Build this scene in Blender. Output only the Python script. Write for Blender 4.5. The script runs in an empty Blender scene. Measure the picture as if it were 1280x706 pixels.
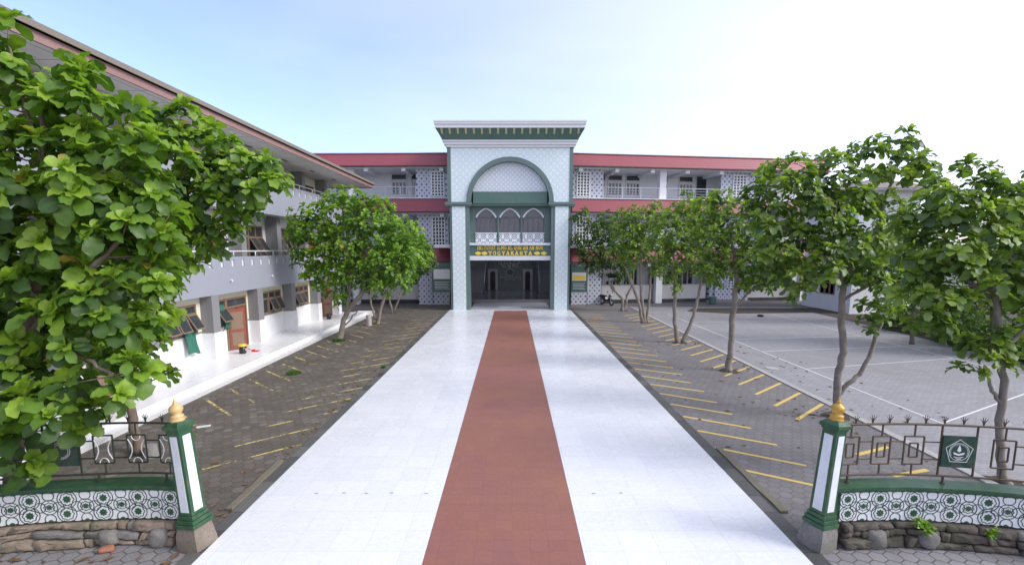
import bpy, math, random
import numpy as np
from mathutils import Vector, Matrix

R = math.radians
random.seed(7); rng = np.random.default_rng(7)
scene = bpy.context.scene
col = scene.collection

# ------------------------------------------------------------------ camera
CAM_H = 4.9; F = 600.0; CX = 640.0; CY = 389.08; PITCH = R(7.414)
cam_d = bpy.data.cameras.new('camera'); cam = bpy.data.objects.new('camera', cam_d); col.objects.link(cam)
cam.location = (0, 0, CAM_H); cam.rotation_euler = (R(90) - PITCH, 0, 0)
cam_d.sensor_width = 36; cam_d.lens = 36 * F / 1280; cam_d.shift_y = (CY - 353) / 1280
cam_d.clip_start = 0.1; cam_d.clip_end = 2000
scene.camera = cam

# ------------------------------------------------------------------ light
SUN_EL = R(36); SUN_AZ = math.atan2(0.965, -0.26)          # azimuth measured from +Y towards +X
world = bpy.data.worlds.new('World'); scene.world = world; world.use_nodes = True
wn = world.node_tree; wn.nodes.clear()
sky = wn.nodes.new('ShaderNodeTexSky'); sky.sky_type = 'NISHITA'; sky.sun_disc = False
sky.sun_elevation = SUN_EL; sky.sun_rotation = SUN_AZ
sky.air_density = 1.0; sky.dust_density = 2.0; sky.ozone_density = 1.5; sky.altitude = 100
bg = wn.nodes.new('ShaderNodeBackground'); bg.inputs['Strength'].default_value = 0.15
wo = wn.nodes.new('ShaderNodeOutputWorld')
veil = wn.nodes.new('ShaderNodeMix'); veil.data_type = 'RGBA'; veil.inputs[0].default_value = .5   # thin high cloud
veil.inputs[7].default_value = (3.3, 3.3, 3.5, 1)
tcw = wn.nodes.new('ShaderNodeTexCoord'); cn = wn.nodes.new('ShaderNodeTexNoise'); mp = wn.nodes.new('ShaderNodeMapping')
mp.inputs['Scale'].default_value = (1, 1, 3.5); cn.inputs['Scale'].default_value = 1.6; cn.inputs['Detail'].default_value = 6; cn.inputs['Distortion'].default_value = .6
wn.links.new(tcw.outputs['Generated'], mp.inputs[0]); wn.links.new(mp.outputs[0], cn.inputs['Vector'])
dt = wn.nodes.new('ShaderNodeVectorMath'); dt.operation = 'DOT_PRODUCT'; dt.inputs[1].default_value = (math.sin(SUN_AZ) * math.cos(SUN_EL), math.cos(SUN_AZ) * math.cos(SUN_EL), math.sin(SUN_EL))
wn.links.new(tcw.outputs['Generated'], dt.inputs[0])            # haze is thicker-looking towards the sun
def wm(op, a, b):
    n = wn.nodes.new('ShaderNodeMath'); n.operation = op
    for i, x in enumerate((a, b)):
        if isinstance(x, (int, float)): n.inputs[i].default_value = x
        else: wn.links.new(x, n.inputs[i])
    return n.outputs[0]
vf = wm('ADD', wm('MULTIPLY', wm('MAXIMUM', dt.outputs['Value'], -.5), .66), wm('ADD', wm('MULTIPLY', cn.outputs[0], .30), .12))
vfc = wm('MAXIMUM', wm('MINIMUM', vf, .92), .02); wn.links.new(vfc, veil.inputs[0])
tint = wn.nodes.new('ShaderNodeMix'); tint.data_type = 'RGBA'; tint.blend_type = 'MULTIPLY'; tint.inputs[0].default_value = 1
tint.inputs[7].default_value = (.71, .675, .85, 1); wn.links.new(sky.outputs[0], tint.inputs[6]); wn.links.new(tint.outputs[2], veil.inputs[6]); wn.links.new(veil.outputs[2], bg.inputs[0]); wn.links.new(bg.outputs[0], wo.inputs[0])
sun_d = bpy.data.lights.new('sun', 'SUN'); sun = bpy.data.objects.new('sun', sun_d); col.objects.link(sun)
sun_d.energy = 1.0; sun_d.angle = R(20); sun_d.color = (1.0, 0.98, 0.955)
sv = Vector((math.sin(SUN_AZ) * math.cos(SUN_EL), math.cos(SUN_AZ) * math.cos(SUN_EL), math.sin(SUN_EL)))
sun.rotation_euler = sv.to_track_quat('Z', 'Y').to_euler()
scene.view_settings.view_transform = 'Standard'; scene.view_settings.look = 'None'
scene.view_settings.gamma = 1; scene.view_settings.use_curve_mapping = False
scene.view_settings.exposure = 1.55

# ------------------------------------------------------------------ helpers
def at(px, py, Y):
    """where the sight line through a point of the photograph meets the depth Y"""
    u = -(py - CY) / F; r = (px - CX) / F
    dy = math.cos(PITCH) + u * math.sin(PITCH); dz = -math.sin(PITCH) + u * math.cos(PITCH)
    t = Y / dy
    return Vector((r * t, Y, CAM_H + dz * t))

class MB:
    def __init__(s): s.v = []; s.f = []; s.mi = []; s.cur = 0
    def add(s, vs, fs):
        o = len(s.v); s.v.extend([tuple(p) for p in vs])
        for f in fs: s.f.append(tuple(i + o for i in f)); s.mi.append(s.cur)
        return s
    def box(s, x0, x1, y0, y1, z0, z1, P=None):
        vs = [(x0,y0,z0),(x1,y0,z0),(x1,y1,z0),(x0,y1,z0),(x0,y0,z1),(x1,y0,z1),(x1,y1,z1),(x0,y1,z1)]
        if P: vs = [P(*q) for q in vs]
        return s.add(vs, [(0,3,2,1),(4,5,6,7),(0,1,5,4),(1,2,6,5),(2,3,7,6),(3,0,4,7)])
    def poly(s, pts, n0, n1):
        """prism: pts = ring, n0(p) and n1(p) give the two ends"""
        n = len(pts); vs = [n0(p) for p in pts] + [n1(p) for p in pts]
        fs = [tuple(range(n))[::-1], tuple(range(n, 2*n))]
        fs += [(i, (i+1) % n, n + (i+1) % n, n + i) for i in range(n)]
        return s.add(vs, fs)
    def ring(s, a, b, n0, n1, closed=True):
        """solid between two equally long outlines a (outer) and b (inner)"""
        n = len(a); vs = [n0(p) for p in a] + [n0(p) for p in b] + [n1(p) for p in a] + [n1(p) for p in b]
        fs = []
        for i in range(n if closed else n-1):
            j = (i+1) % n
            fs += [(i, n+i, n+j, j), (2*n+i, 2*n+j, 3*n+j, 3*n+i), (i, j, 2*n+j, 2*n+i), (n+i, 3*n+i, 3*n+j, n+j)]
        if not closed:
            fs += [(0, 2*n, 3*n, n), (n-1, 2*n-1, 4*n-1, 3*n-1)]
        return s.add(vs, fs)
    def tube(s, path, rad, n=6, cap=True):
        P = [Vector(p) for p in path]; k = len(P)
        if not hasattr(rad, '__len__'): rad = [rad] * k
        vs = []; up = Vector((0.13, 0.2, 1)).normalized()
        for i, p in enumerate(P):
            d = (P[min(i+1, k-1)] - P[max(i-1, 0)])
            if d.length < 1e-9: d = Vector((0, 0, 1))
            d.normalize(); a = d.cross(up)
            if a.length < .05: a = d.cross(Vector((1, 0, 0)))
            a.normalize(); b = d.cross(a)
            for j in range(n):
                t = 2 * math.pi * j / n
                vs.append(p + (a * math.cos(t) + b * math.sin(t)) * rad[i])
        fs = []
        for i in range(k - 1):
            for j in range(n):
                fs.append((i*n + j, i*n + (j+1) % n, (i+1)*n + (j+1) % n, (i+1)*n + j))
        if cap: fs += [tuple(range(n))[::-1], tuple(range((k-1)*n, k*n))]
        return s.add(vs, fs)
    def lathe(s, prof, c, n=20):
        vs = []
        for r, z in prof:
            for j in range(n):
                t = 2 * math.pi * j / n; vs.append((c[0] + r * math.cos(t), c[1] + r * math.sin(t), c[2] + z))
        k = len(prof); fs = []
        for i in range(k-1):
            for j in range(n): fs.append((i*n + j, i*n + (j+1) % n, (i+1)*n + (j+1) % n, (i+1)*n + j))
        fs += [tuple(range(n))[::-1], tuple(range((k-1)*n, k*n))]
        return s.add(vs, fs)
    def build(s, name, mats, parent=None, smooth=False, local=False, bevel=0, auto=None):
        vs = s.v
        if parent is not None and not local:
            r = parent
            while r.parent: r = r.parent
            inv = (Matrix.Translation(r.location) @ r.rotation_euler.to_matrix().to_4x4()).inverted()
            vs = [tuple(inv @ Vector(p)) for p in vs]
        me = bpy.data.meshes.new(name); me.from_pydata(vs, [], s.f)
        if not isinstance(mats, (list, tuple)): mats = [mats]
        for m in mats: me.materials.append(m)
        if len(mats) > 1: me.polygons.foreach_set('material_index', s.mi)
        if smooth: me.shade_smooth()
        me.update()
        o = bpy.data.objects.new(name, me); col.objects.link(o)
        if parent is not None: o.parent = parent
        if auto:
            me.shade_smooth()
            try: me.set_sharp_from_angle(angle=R(auto))
            except Exception: pass
        if bevel:
            b = o.modifiers.new('bevel', 'BEVEL'); b.width = bevel; b.segments = 2; b.limit_method = 'ANGLE'
        return o

def tag(o, label=None, cat=None, group=None, kind=None):
    if label: o['label'] = label
    if cat: o['category'] = cat
    if group: o['group'] = group
    if kind: o['kind'] = kind
    return o
def empty(name, loc, rz=0):
    o = bpy.data.objects.new(name, None); col.objects.link(o); o.location = loc; o.rotation_euler = (0, 0, rz)
    o.empty_display_size = .2
    return o
def copy_tree(o, parent=None):
    c = o.copy(); col.objects.link(c); c.parent = parent
    for ch in list(o.children): copy_tree(ch, c)
    return c

# ------------------------------------------------------------------ materials
class NT:
    def __init__(s, name):
        s.m = bpy.data.materials.new(name); s.m.use_nodes = True; s.t = s.m.node_tree; s.n = s.t.nodes
        s.b = s.n['Principled BSDF']; s.out = s.n['Material Output']
        s.tc = s.n.new('ShaderNodeTexCoord').outputs['Object']
    def node(s, typ, **kw):
        n = s.n.new(typ)
        for k, v in kw.items():
            if k.startswith('i_'): n.inputs[k[2:]].default_value = v
            else: setattr(n, k, v)
        return n
    def lk(s, a, b): s.t.links.new(a, b); return b
    def math(s, op, a, b=None, c=None):
        n = s.n.new('ShaderNodeMath'); n.operation = op
        for i, x in enumerate((a, b, c)):
            if x is None: continue
            if isinstance(x, (int, float)): n.inputs[i].default_value = x
            else: s.lk(x, n.inputs[i])
        return n.outputs[0]
    def vm(s, op, a, b=None, c=None, out=0):
        n = s.n.new('ShaderNodeVectorMath'); n.operation = op
        for i, x in enumerate((a, b, c)):
            if x is None: continue
            if isinstance(x, (tuple, list)): n.inputs[i].default_value = x
            else: s.lk(x, n.inputs[i])
        return n.outputs[out]
    def noise(s, scale, detail=4, rough=.6, vec=None, dist=0):
        n = s.n.new('ShaderNodeTexNoise'); n.inputs['Scale'].default_value = scale
        n.inputs['Detail'].default_value = detail; n.inputs['Roughness'].default_value = rough
        n.inputs['Distortion'].default_value = dist
        s.lk(vec if vec is not None else s.tc, n.inputs['Vector']); return n.outputs[0]
    def ramp(s, fac, stops):
        n = s.n.new('ShaderNodeValToRGB'); r = n.color_ramp
        while len(r.elements) < len(stops): r.elements.new(.5)
        for e, (p, c) in zip(r.elements, stops):
            e.position = p; e.color = (c, c, c, 1) if isinstance(c, (int, float)) else (*c, 1)
        s.lk(fac, n.inputs[0]); return n.outputs[0]
    def mix(s, fac, a, b, mode='MIX'):
        n = s.n.new('ShaderNodeMix'); n.data_type = 'RGBA'; n.blend_type = mode
        for x, i in ((fac, 0), (a, 6), (b, 7)):
            if isinstance(x, (int, float)): n.inputs[i].default_value = x
            elif isinstance(x, (tuple, list)): n.inputs[i].default_value = (*x, 1)
            else: s.lk(x, n.inputs[i])
        return n.outputs[2]
    def bump(s, h, strength=.3, dist=.02):
        n = s.n.new('ShaderNodeBump'); n.inputs['Strength'].default_value = strength
        n.inputs['Distance'].default_value = dist; s.lk(h, n.inputs['Height']); s.lk(n.outputs[0], s.b.inputs['Normal'])
    def base(s, c):
        if isinstance(c, (tuple, list)): s.b.inputs['Base Color'].default_value = (*c, 1)
        else: s.lk(c, s.b.inputs['Base Color'])
    def rough(s, r):
        if isinstance(r, (int, float)): s.b.inputs['Roughness'].default_value = r
        else: s.lk(r, s.b.inputs['Roughness'])

def paint(name, c, rough=.6, wear=.12, scale=1.5, dirt=(.25, .22, .18), dirt_amt=.25, metal=0, bump=.1):
    t = NT(name)
    n1 = t.noise(scale, 6, .65); n2 = t.noise(scale * 9, 4, .6)
    d = t.ramp(n1, [(.45, 0.0), (.8, dirt_amt)])
    k = t.ramp(n2, [(.3, 1 - wear), (.7, 1.0)])
    cc = t.mix(1.0, c, k, 'MULTIPLY'); cc = t.mix(d, cc, dirt)
    t.base(cc); t.rough(t.math('MULTIPLY_ADD', n2, .2, rough - .1)); t.b.inputs['Metallic'].default_value = metal
    if bump: t.bump(t.noise(scale * 30, 3), bump, .01)
    return t.m

def hexpave(name, c1, c2, joint, size, moss=None, moss_amt=.5, gloss=.75, wet=None):
    t = NT(name)
    p = t.vm('SCALE', t.tc); t.n[-1].inputs['Scale'].default_value = 1.0 / size
    p = t.vm('MULTIPLY', p, (1, 1, 0))
    wob = t.noise(2.5, 2)
    rr = (1.0, 1.7320508, 1.0); hr = (.5, .8660254, .5)
    def wrap(v):
        q = t.vm('DIVIDE', v, rr); q = t.vm('FRACTION', q); q = t.vm('MULTIPLY', q, rr); q = t.vm('SUBTRACT', q, hr)
        return t.vm('MULTIPLY', q, (1, 1, 0))
    a = wrap(p); b = wrap(t.vm('SUBTRACT', p, (.5, .8660254, 0)))
    la = t.vm('LENGTH', a, out=1); lb = t.vm('LENGTH', b, out=1)
    sel = t.math('LESS_THAN', la, lb)
    n = t.n.new('ShaderNodeMix'); n.data_type = 'VECTOR'
    t.lk(sel, n.inputs[0]); t.lk(b, n.inputs[4]); t.lk(a, n.inputs[5]); g = n.outputs[1]
    idv = t.vm('SUBTRACT', p, g); ab = t.vm('ABSOLUTE', g)
    dd = t.vm('DOT_PRODUCT', ab, (.5, .8660254, 0), out=1)
    sx = t.n.new('ShaderNodeSeparateXYZ'); t.lk(ab, sx.inputs[0])
    hd = t.math('MAXIMUM', sx.outputs[0], dd)
    idr = t.vm('SNAP', t.vm('ADD', idv, (.02, .02, 0)), (.25, .25, 1))
    wn_ = t.n.new('ShaderNodeTexWhiteNoise'); t.lk(idr, wn_.inputs['Vector']); rnd = wn_.outputs['Value']
    jt = t.math('ADD', hd, t.math('MULTIPLY', wob, .02))
    jm = t.ramp(jt, [(.452, 0.0), (.485, 1.0)])
    tone = t.ramp(rnd, [(0, 0.0), (.55, .25), (.86, .45), (1, 1.0)])
    big = t.noise(.35, 5, .7)
    cc = t.mix(tone, c1, c2)
    cc = t.mix(t.ramp(big, [(.35, 0.0), (.7, .55)]), cc, tuple(x * .62 for x in c1))
    fine = t.noise(30, 4, .7)
    cc = t.mix(1.0, cc, t.ramp(fine, [(.25, .72), (.75, 1.12)]), 'MULTIPLY')
    if moss: cc = t.mix(t.ramp(t.noise(.9, 6, .7), [(.5, 0.0), (.72, moss_amt)]), cc, moss)
    cc = t.mix(jm, cc, joint)
    t.base(cc)
    t.rough(t.ramp(t.noise(.5, 4), [(.35, gloss - .15), (.65, gloss + .1)]))
    t.bump(t.math('SUBTRACT', t.math('MULTIPLY', fine, .3), jm), .5, .006)
    return t.m

M = {}
M['hex_left'] = hexpave('damp_brown_hexagon_paving', (.115, .097, .078), (.225, .205, .18), (.07, .06, .05), .25, (.07, .068, .025), .5)
M['hex_right'] = hexpave('grey_hexagon_paving', (.195, .18, .178), (.245, .23, .225), (.115, .105, .10), .25, (.10, .085, .065), .35)
M['hex_front'] = hexpave('pale_grey_hexagon_paving', (.25, .24, .25), (.32, .31, .32), (.10, .095, .09), .25, (.14, .12, .10), .5)

def brick_mat(name, c1, c2, mortar, w, h, scale=1, rough=.6, msize=.02, dirt=(.2, .18, .15), amt=.3, nz=.3, bumps=.3, offset=.5):
    t = NT(name)
    b = t.node('ShaderNodeTexBrick', offset=offset)
    b.inputs['Color1'].default_value = (*c1, 1); b.inputs['Color2'].default_value = (*c2, 1); b.inputs['Mortar'].default_value = (*mortar, 1)
    b.inputs['Scale'].default_value = scale; b.inputs['Brick Width'].default_value = w; b.inputs['Row Height'].default_value = h
    b.inputs['Mortar Size'].default_value = msize; b.inputs['Mortar Smooth'].default_value = .2; b.inputs['Bias'].default_value = 0
    t.lk(t.tc, b.inputs['Vector'])
    n = t.noise(nz, 6, .7)
    cc = t.mix(t.ramp(n, [(.42, 0.0), (.75, amt)]), b.outputs[0], dirt)
    cc = t.mix(1.0, cc, t.ramp(t.noise(14, 4, .7), [(.2, .85), (.8, 1.05)]), 'MULTIPLY')
    t.base(cc); t.rough(t.math('MULTIPLY_ADD', t.noise(1.2, 4), .3, rough - .15))
    t.bump(t.math('SUBTRACT', t.math('MULTIPLY', t.noise(40, 2), .2), b.outputs['Fac']), bumps, .004)
    return t.m
M['court'] = brick_mat('pale_grey_court_paving', (.27, .265, .275), (.33, .325, .335), (.2, .195, .2), .21, .105, rough=.7, msize=.008, dirt=(.2, .18, .165), amt=.6, nz=.22)
M['tile'] = brick_mat('white_porcelain_tile', (.69, .70, .73), (.74, .75, .775), (.54, .55, .57), .6, .6, rough=.28, msize=.004, dirt=(.62, .64, .69), amt=.4, nz=.22, bumps=.08, offset=0)
M['terrace'] = brick_mat('white_terrace_tile', (.78, .78, .79), (.80, .80, .81), (.62, .62, .62), .4, .4, rough=.3, msize=.004, dirt=(.6, .58, .56), amt=.3, nz=.5, bumps=.08, offset=0)
M['red'] = brick_mat('terracotta_tile', (.245, .096, .076), (.27, .108, .085), (.222, .088, .07), .3, .3, rough=.5, msize=.006, dirt=(.31, .14, .06), amt=.75, nz=.3, bumps=.15, offset=0)
M['dark_stone'] = brick_mat('dark_granite_border', (.05, .05, .052), (.14, .135, .13), (.03, .03, .03), .9, .6, rough=.5, msize=.01, dirt=(.10, .10, .07), amt=.5, nz=1)
M['kerb'] = paint('pale_concrete_kerb', (.44, .42, .40), .8, .25, 2)
M['concrete'] = paint('grey_concrete', (.28, .27, .26), .85, .3, 3, bump=.4)
M['soil'] = paint('dark_soil', (.07, .055, .042), .95, .4, 2, dirt=(.12, .10, .06), dirt_amt=.6, bump=.8)
M['asphalt'] = paint('dark_asphalt', (.13, .125, .125), .8, .3, .6, bump=.4)
M['mossy'] = paint('mossy_old_concrete', (.20, .18, .135), .9, .35, 4, dirt=(.11, .11, .055), dirt_amt=.5, bump=.6)

def worn_paint(name, c, thr):
    t = NT(name)
    n = t.noise(6, 8, .75); n2 = t.noise(1.3, 3, .5)
    a = t.ramp(t.math('ADD', t.math('MULTIPLY', n, .7), t.math('MULTIPLY', n2, .5)), [(thr - .03, 0.0), (thr + .05, 1.0)])
    t.base(c); t.rough(.7)
    tr = t.n.new('ShaderNodeBsdfTransparent'); mx = t.n.new('ShaderNodeMixShader')
    t.lk(a, mx.inputs[0]); t.lk(tr.outputs[0], mx.inputs[1]); t.lk(t.b.outputs[0], mx.inputs[2]); t.lk(mx.outputs[0], t.out.inputs[0])
    return t.m
M['yellow_new'] = worn_paint('yellow_road_paint', (.64, .46, .12), .43)
M['yellow_old'] = worn_paint('worn_yellow_road_paint', (.56, .44, .17), .585)
M['white_line'] = worn_paint('white_court_paint', (.66, .66, .66), .42)

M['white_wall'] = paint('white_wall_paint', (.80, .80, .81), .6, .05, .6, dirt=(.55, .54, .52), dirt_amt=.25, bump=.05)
M['white_back'] = paint('off_white_render', (.74, .74, .76), .6, .06, .5, dirt=(.5, .49, .48), dirt_amt=.25, bump=.05)  # even off-white, slightly darker than the wall paint
M['cream'] = paint('cream_wall_paint', (.76, .72, .58), .65, .05, .8, dirt=(.5, .45, .35), dirt_amt=.2, bump=.05)
M['lavender'] = paint('pale_lavender_grey_paint', (.31, .325, .385), .6, .05, .5, dirt=(.36, .36, .40), dirt_amt=.3, bump=.05)
M['pillar'] = paint('mid_grey_pillar_paint', (.235, .235, .25), .6, .08, 1)
M['beige_low'] = paint('pale_beige_wall_paint', (.62, .60, .58), .65, .08, .7, dirt=(.40, .36, .33), dirt_amt=.35)
M['dark_base'] = paint('dark_plinth', (.045, .045, .05), .7, .2, 2)
M['green_sill'] = paint('sage_green_sill', (.20, .26, .19), .6, .1, 2)
M['tower_green'] = paint('grey_green_paint', (.125, .185, .175), .55, .12, .8, dirt=(.13, .17, .16), dirt_amt=.4)
M['deep_green'] = paint('deep_green_paint', (.08, .16, .135), .5, .15, .8)
M['post_green'] = paint('glossy_bottle_green_paint', (.022, .095, .042), .35, .4, 5, dirt=(.13, .15, .09), dirt_amt=.6)
M['soft_white'] = paint('white_trim', (.72, .74, .79), .5, .10, 3, dirt=(.42, .43, .44), dirt_amt=.4)
M['gold'] = paint('gold_paint', (.60, .36, .07), .38, .2, 9, dirt=(.22, .14, .04), dirt_amt=.5, metal=.35)
M['gold_pale'] = paint('faded_gold_paint', (.68, .46, .20), .42, .15, 9, dirt=(.32, .20, .08), dirt_amt=.45, metal=.1)
M['yellow'] = paint('yellow_lettering', (.88, .60, .07), .4, .04, 4, dirt_amt=0)
M['wood'] = paint('brown_window_timber', (.25, .165, .11), .5, .25, 4)
M['door_red'] = paint('reddish_brown_door', (.26, .07, .04), .4, .2, 4)
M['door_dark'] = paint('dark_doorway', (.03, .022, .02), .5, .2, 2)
M['rust_iron'] = paint('rusty_brown_iron', (.10, .072, .05), .6, .35, 15, dirt=(.15, .08, .04), dirt_amt=.6, metal=.3)
M['dark_iron'] = paint('dark_green_iron', (.045, .055, .045), .55, .3, 15, dirt=(.10, .07, .04), dirt_amt=.5, metal=.3)
M['plate_green'] = paint('dark_green_plate', (.012, .052, .035), .4, .2, 6)
M['white_paint'] = paint('white_paint', (.74, .75, .76), .5, .08, 5, dirt_amt=.12)
M['grey_metal'] = paint('pale_grey_railing', (.52, .53, .57), .4, .1, 4, metal=.2)
M['roof_brown'] = brick_mat('weathered_roof_tile', (.235, .20, .17), (.25, .21, .18), (.17, .14, .12), .25, .33, rough=.8, msize=.02, dirt=(.30, .27, .24), amt=.6, nz=.8)
M['edge_brown'] = paint('weathered_edge_tile', (.23, .20, .17), .8, .25, 3)
M['fascia_pink'] = paint('faded_pink_fascia', (.31, .18, .17), .6, .15, 1.5, dirt=(.35, .26, .24), dirt_amt=.5)
M['cloth_green'] = paint('green_curtain_cloth', (.03, .17, .12), .9, .15, 5)
M['black'] = paint('black_plastic', (.018, .018, .02), .35, .2, 6, dirt_amt=.1)
M['rubber'] = paint('tyre_rubber', (.02, .02, .02), .85, .2, 9)
M['yellow_plastic'] = paint('yellow_plastic', (.75, .50, .03), .4, .05, 4, dirt_amt=.1)
M['red_plastic'] = paint('red_plastic', (.55, .03, .02), .4, .05, 4, dirt_amt=.1)
M['orange_brick'] = paint('broken_orange_brick', (.36, .15, .09), .9, .2, 6, bump=.5)
M['hall_floor'] = paint('polished_dark_hall_floor', (.20, .19, .20), .15, .1, 2)
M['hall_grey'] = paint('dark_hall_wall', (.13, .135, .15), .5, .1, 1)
M['pale_yellow'] = paint('faded_yellow_paint', (.55, .50, .24), .5, .15, 5)
M['hall_side'] = paint('grey_hall_wall', (.30, .31, .33), .5, .1, 1)
M['hall_panel'] = paint('dark_green_marble', (.06, .10, .105), .25, .3, 1.5)
M['porch'] = paint('pale_grey_porch_tile', (.50, .49, .52), .3, .05, 1)

def soffit_mat():
    t = NT('white_soffit_panels')
    b = t.node('ShaderNodeTexBrick', offset=0)
    for k, c in (('Color1', .80), ('Color2', .83), ('Mortar', .34)): b.inputs[k].default_value = (c, c * .985, c * .97, 1)
    b.inputs['Scale'].default_value = 1; b.inputs['Brick Width'].default_value = 1.2; b.inputs['Row Height'].default_value = 1.2
    b.inputs['Mortar Size'].default_value = .018; t.lk(t.tc, b.inputs['Vector'])
    t.base(t.mix(t.ramp(t.noise(.7, 4), [(.4, 0.0), (.8, .3)]), b.outputs[0], (.5, .47, .43))); t.rough(.7); return t.m
M['soffit'] = soffit_mat()

def redroof():
    t = NT('red_metal_cladding')
    s = t.n.new('ShaderNodeSeparateXYZ'); t.lk(t.tc, s.inputs[0])
    fz = t.math('FRACT', t.math('MULTIPLY', s.outputs[2], 1 / .175))
    ln = t.ramp(fz, [(0, 1.0), (.12, .0), (.86, 0.0), (.98, 1.0)])
    st = t.vm('MULTIPLY', t.tc, (1, 1, .3))
    cc = t.mix(t.ramp(t.noise(.5, 5, .7, st), [(.35, 0.0), (.7, .6)]), (.31, .065, .085), (.25, .062, .08))
    cc = t.mix(t.math('MULTIPLY', ln, .7), cc, (.12, .018, .025)); t.base(cc); t.rough(.45)
    t.bump(ln, .4, -.03); return t.m
M['red_roof'] = redroof()

def glass(name, c=(.045, .055, .06), rough=.08):
    t = NT(name); t.base(c); t.rough(rough); t.b.inputs['Specular IOR Level'].default_value = .7
    return t.m
M['glass'] = glass('dark_window_glass'); M['glass_grey'] = glass('grey_tinted_glass', (.10, .10, .125), .15)
M['mirror'] = glass('tinted_glass', (.05, .06, .065), .05)

def tower_pattern(name, white, ink, cell, thin=1.0, swap=True):
    """small repeating geometric ornament printed on cladding tiles (x, z)"""
    t = NT(name)
    s = t.n.new('ShaderNodeSeparateXYZ'); t.lk(t.tc, s.inputs[0])
    def cellf(off):
        u = t.math('SUBTRACT', t.math('FRACT', t.math('ADD', t.math('DIVIDE', s.outputs[0], cell), off)), .5)
        v = t.math('SUBTRACT', t.math('FRACT', t.math('ADD', t.math('DIVIDE', s.outputs[2], cell), off)), .5)
        return u, v, t.math('SQRT', t.math('ADD', t.math('MULTIPLY', u, u), t.math('MULTIPLY', v, v)))
    u, v, r = cellf(0); _, _, r2 = cellf(.5)
    def band(x, c, w): return t.ramp(t.math('ABSOLUTE', t.math('SUBTRACT', x, c)), [(w * .6, 1.0), (w * 1.3, 0.0)])
    ang = t.math('ARCTAN2', u, v); pet = t.math('ADD', r, t.math('MULTIPLY', t.math('COSINE', t.math('MULTIPLY', ang, 8)), .03))
    ink_ = t.math('MAXIMUM', band(pet, .31, .03 * thin), band(r, .13, .03 * thin))
    ink_ = t.math('MAXIMUM', ink_, band(r2, .17, .03 * thin)); ink_ = t.math('MAXIMUM', ink_, t.ramp(r2, [(.05, 1.0), (.07, 0.0)]))
    dg = t.math('MINIMUM', t.math('ABSOLUTE', t.math('ADD', u, v)), t.math('ABSOLUTE', t.math('SUBTRACT', u, v)))
    ink_ = t.math('MAXIMUM', ink_, t.math('MULTIPLY', t.ramp(dg, [(.015, 1.0), (.035, 0.0)]), t.math('GREATER_THAN', r, .31)))
    # tile joints
    ju = t.math('ABSOLUTE', u); jv = t.math('ABSOLUTE', v); j = t.ramp(t.math('MAXIMUM', ju, jv), [(.475, 0.0), (.495, .7)])
    cc = t.mix(ink_, white, ink); cc = t.mix(j, cc, (.86, .88, .90))
    cc = t.mix(t.ramp(t.noise(.5, 5, .7), [(.4, 0.0), (.8, .35)]), cc, tuple(x * .8 for x in white))
    t.base(cc); t.rough(.45); return t.m
M['tower_tile'] = tower_pattern('blue_white_ornament_tile', (.72, .80, .83), (.42, .53, .57), .52, .8)
M['tower_tile_fine'] = tower_pattern('fine_white_ornament_tile', (.70, .74, .80), (.22, .29, .34), .36, 1.0)
M['porch_pattern'] = tower_pattern('white_black_ornament', (.78, .80, .84), (.04, .07, .08), .62, 1.3)

def dot_screen():
    t = NT('dotted_screen_tile')
    s = t.n.new('ShaderNodeSeparateXYZ'); t.lk(t.tc, s.inputs[0]); c = .42
    def d(off):
        u = t.math('SUBTRACT', t.math('FRACT', t.math('ADD', t.math('DIVIDE', s.outputs[0], c), off)), .5)
        v = t.math('SUBTRACT', t.math('FRACT', t.math('ADD', t.math('DIVIDE', s.outputs[2], c * 1.15), off)), .5)
        return t.math('MAXIMUM', t.math('ABSOLUTE', u), t.math('ABSOLUTE', v))
    k = t.math('MAXIMUM', t.ramp(d(0), [(.14, 1.0), (.17, 0.0)]), t.ramp(d(.5), [(.10, 1.0), (.13, 0.0)]))
    t.base(t.mix(k, (.52, .53, .61), (.05, .06, .085))); t.rough(.6); return t.m
M['dots'] = dot_screen()

def bark(name, c1, c2):
    t = NT(name)
    st = t.vm('MULTIPLY', t.tc, (1, 1, .35))
    n = t.noise(14, 6, .75, st); n2 = t.noise(3, 3)
    cc = t.mix(n, c1, c2); cc = t.mix(t.ramp(n2, [(.5, 0.0), (.7, .5)]), cc, (.36, .34, .30))
    t.base(cc); t.rough(.9); t.bump(n, .8, .02); return t.m
M['bark'] = bark('grey_brown_bark', (.12, .095, .075), (.33, .29, .25))
M['bark_dark'] = bark('dark_brown_bark', (.09, .06, .045), (.24, .18, .14))

def leafmat(name, young, mature, old, transl=.40, spec=.5, rough=.45):
    t = NT(name)
    a = t.node('ShaderNodeAttribute', attribute_name='tone')
    cc = t.ramp(a.outputs['Fac'], [(0, old), (.42, mature), (.9, young), (1, (.34, .25, .05))])
    cc = t.mix(1.0, cc, t.ramp(t.noise(9, 3), [(.3, .8), (.7, 1.15)]), 'MULTIPLY')
    t.base(cc); t.rough(rough); t.b.inputs['Specular IOR Level'].default_value = spec
    tr = t.n.new('ShaderNodeBsdfTranslucent')
    tc = t.mix(1.0, cc, (1.5, 1.7, .55), 'MULTIPLY'); t.lk(tc, tr.inputs[0])
    mx = t.n.new('ShaderNodeMixShader'); mx.inputs[0].default_value = transl
    t.lk(t.b.outputs[0], mx.inputs[1]); t.lk(tr.outputs[0], mx.inputs[2]); t.lk(mx.outputs[0], t.out.inputs[0])
    return t.m
M['leaf_left'] = leafmat('fresh_green_leaves', (.27, .40, .045), (.135, .245, .032), (.04, .09, .022))
M['leaf_mid'] = leafmat('bright_green_leaves', (.27, .41, .05), (.13, .25, .035), (.05, .115, .028))
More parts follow.
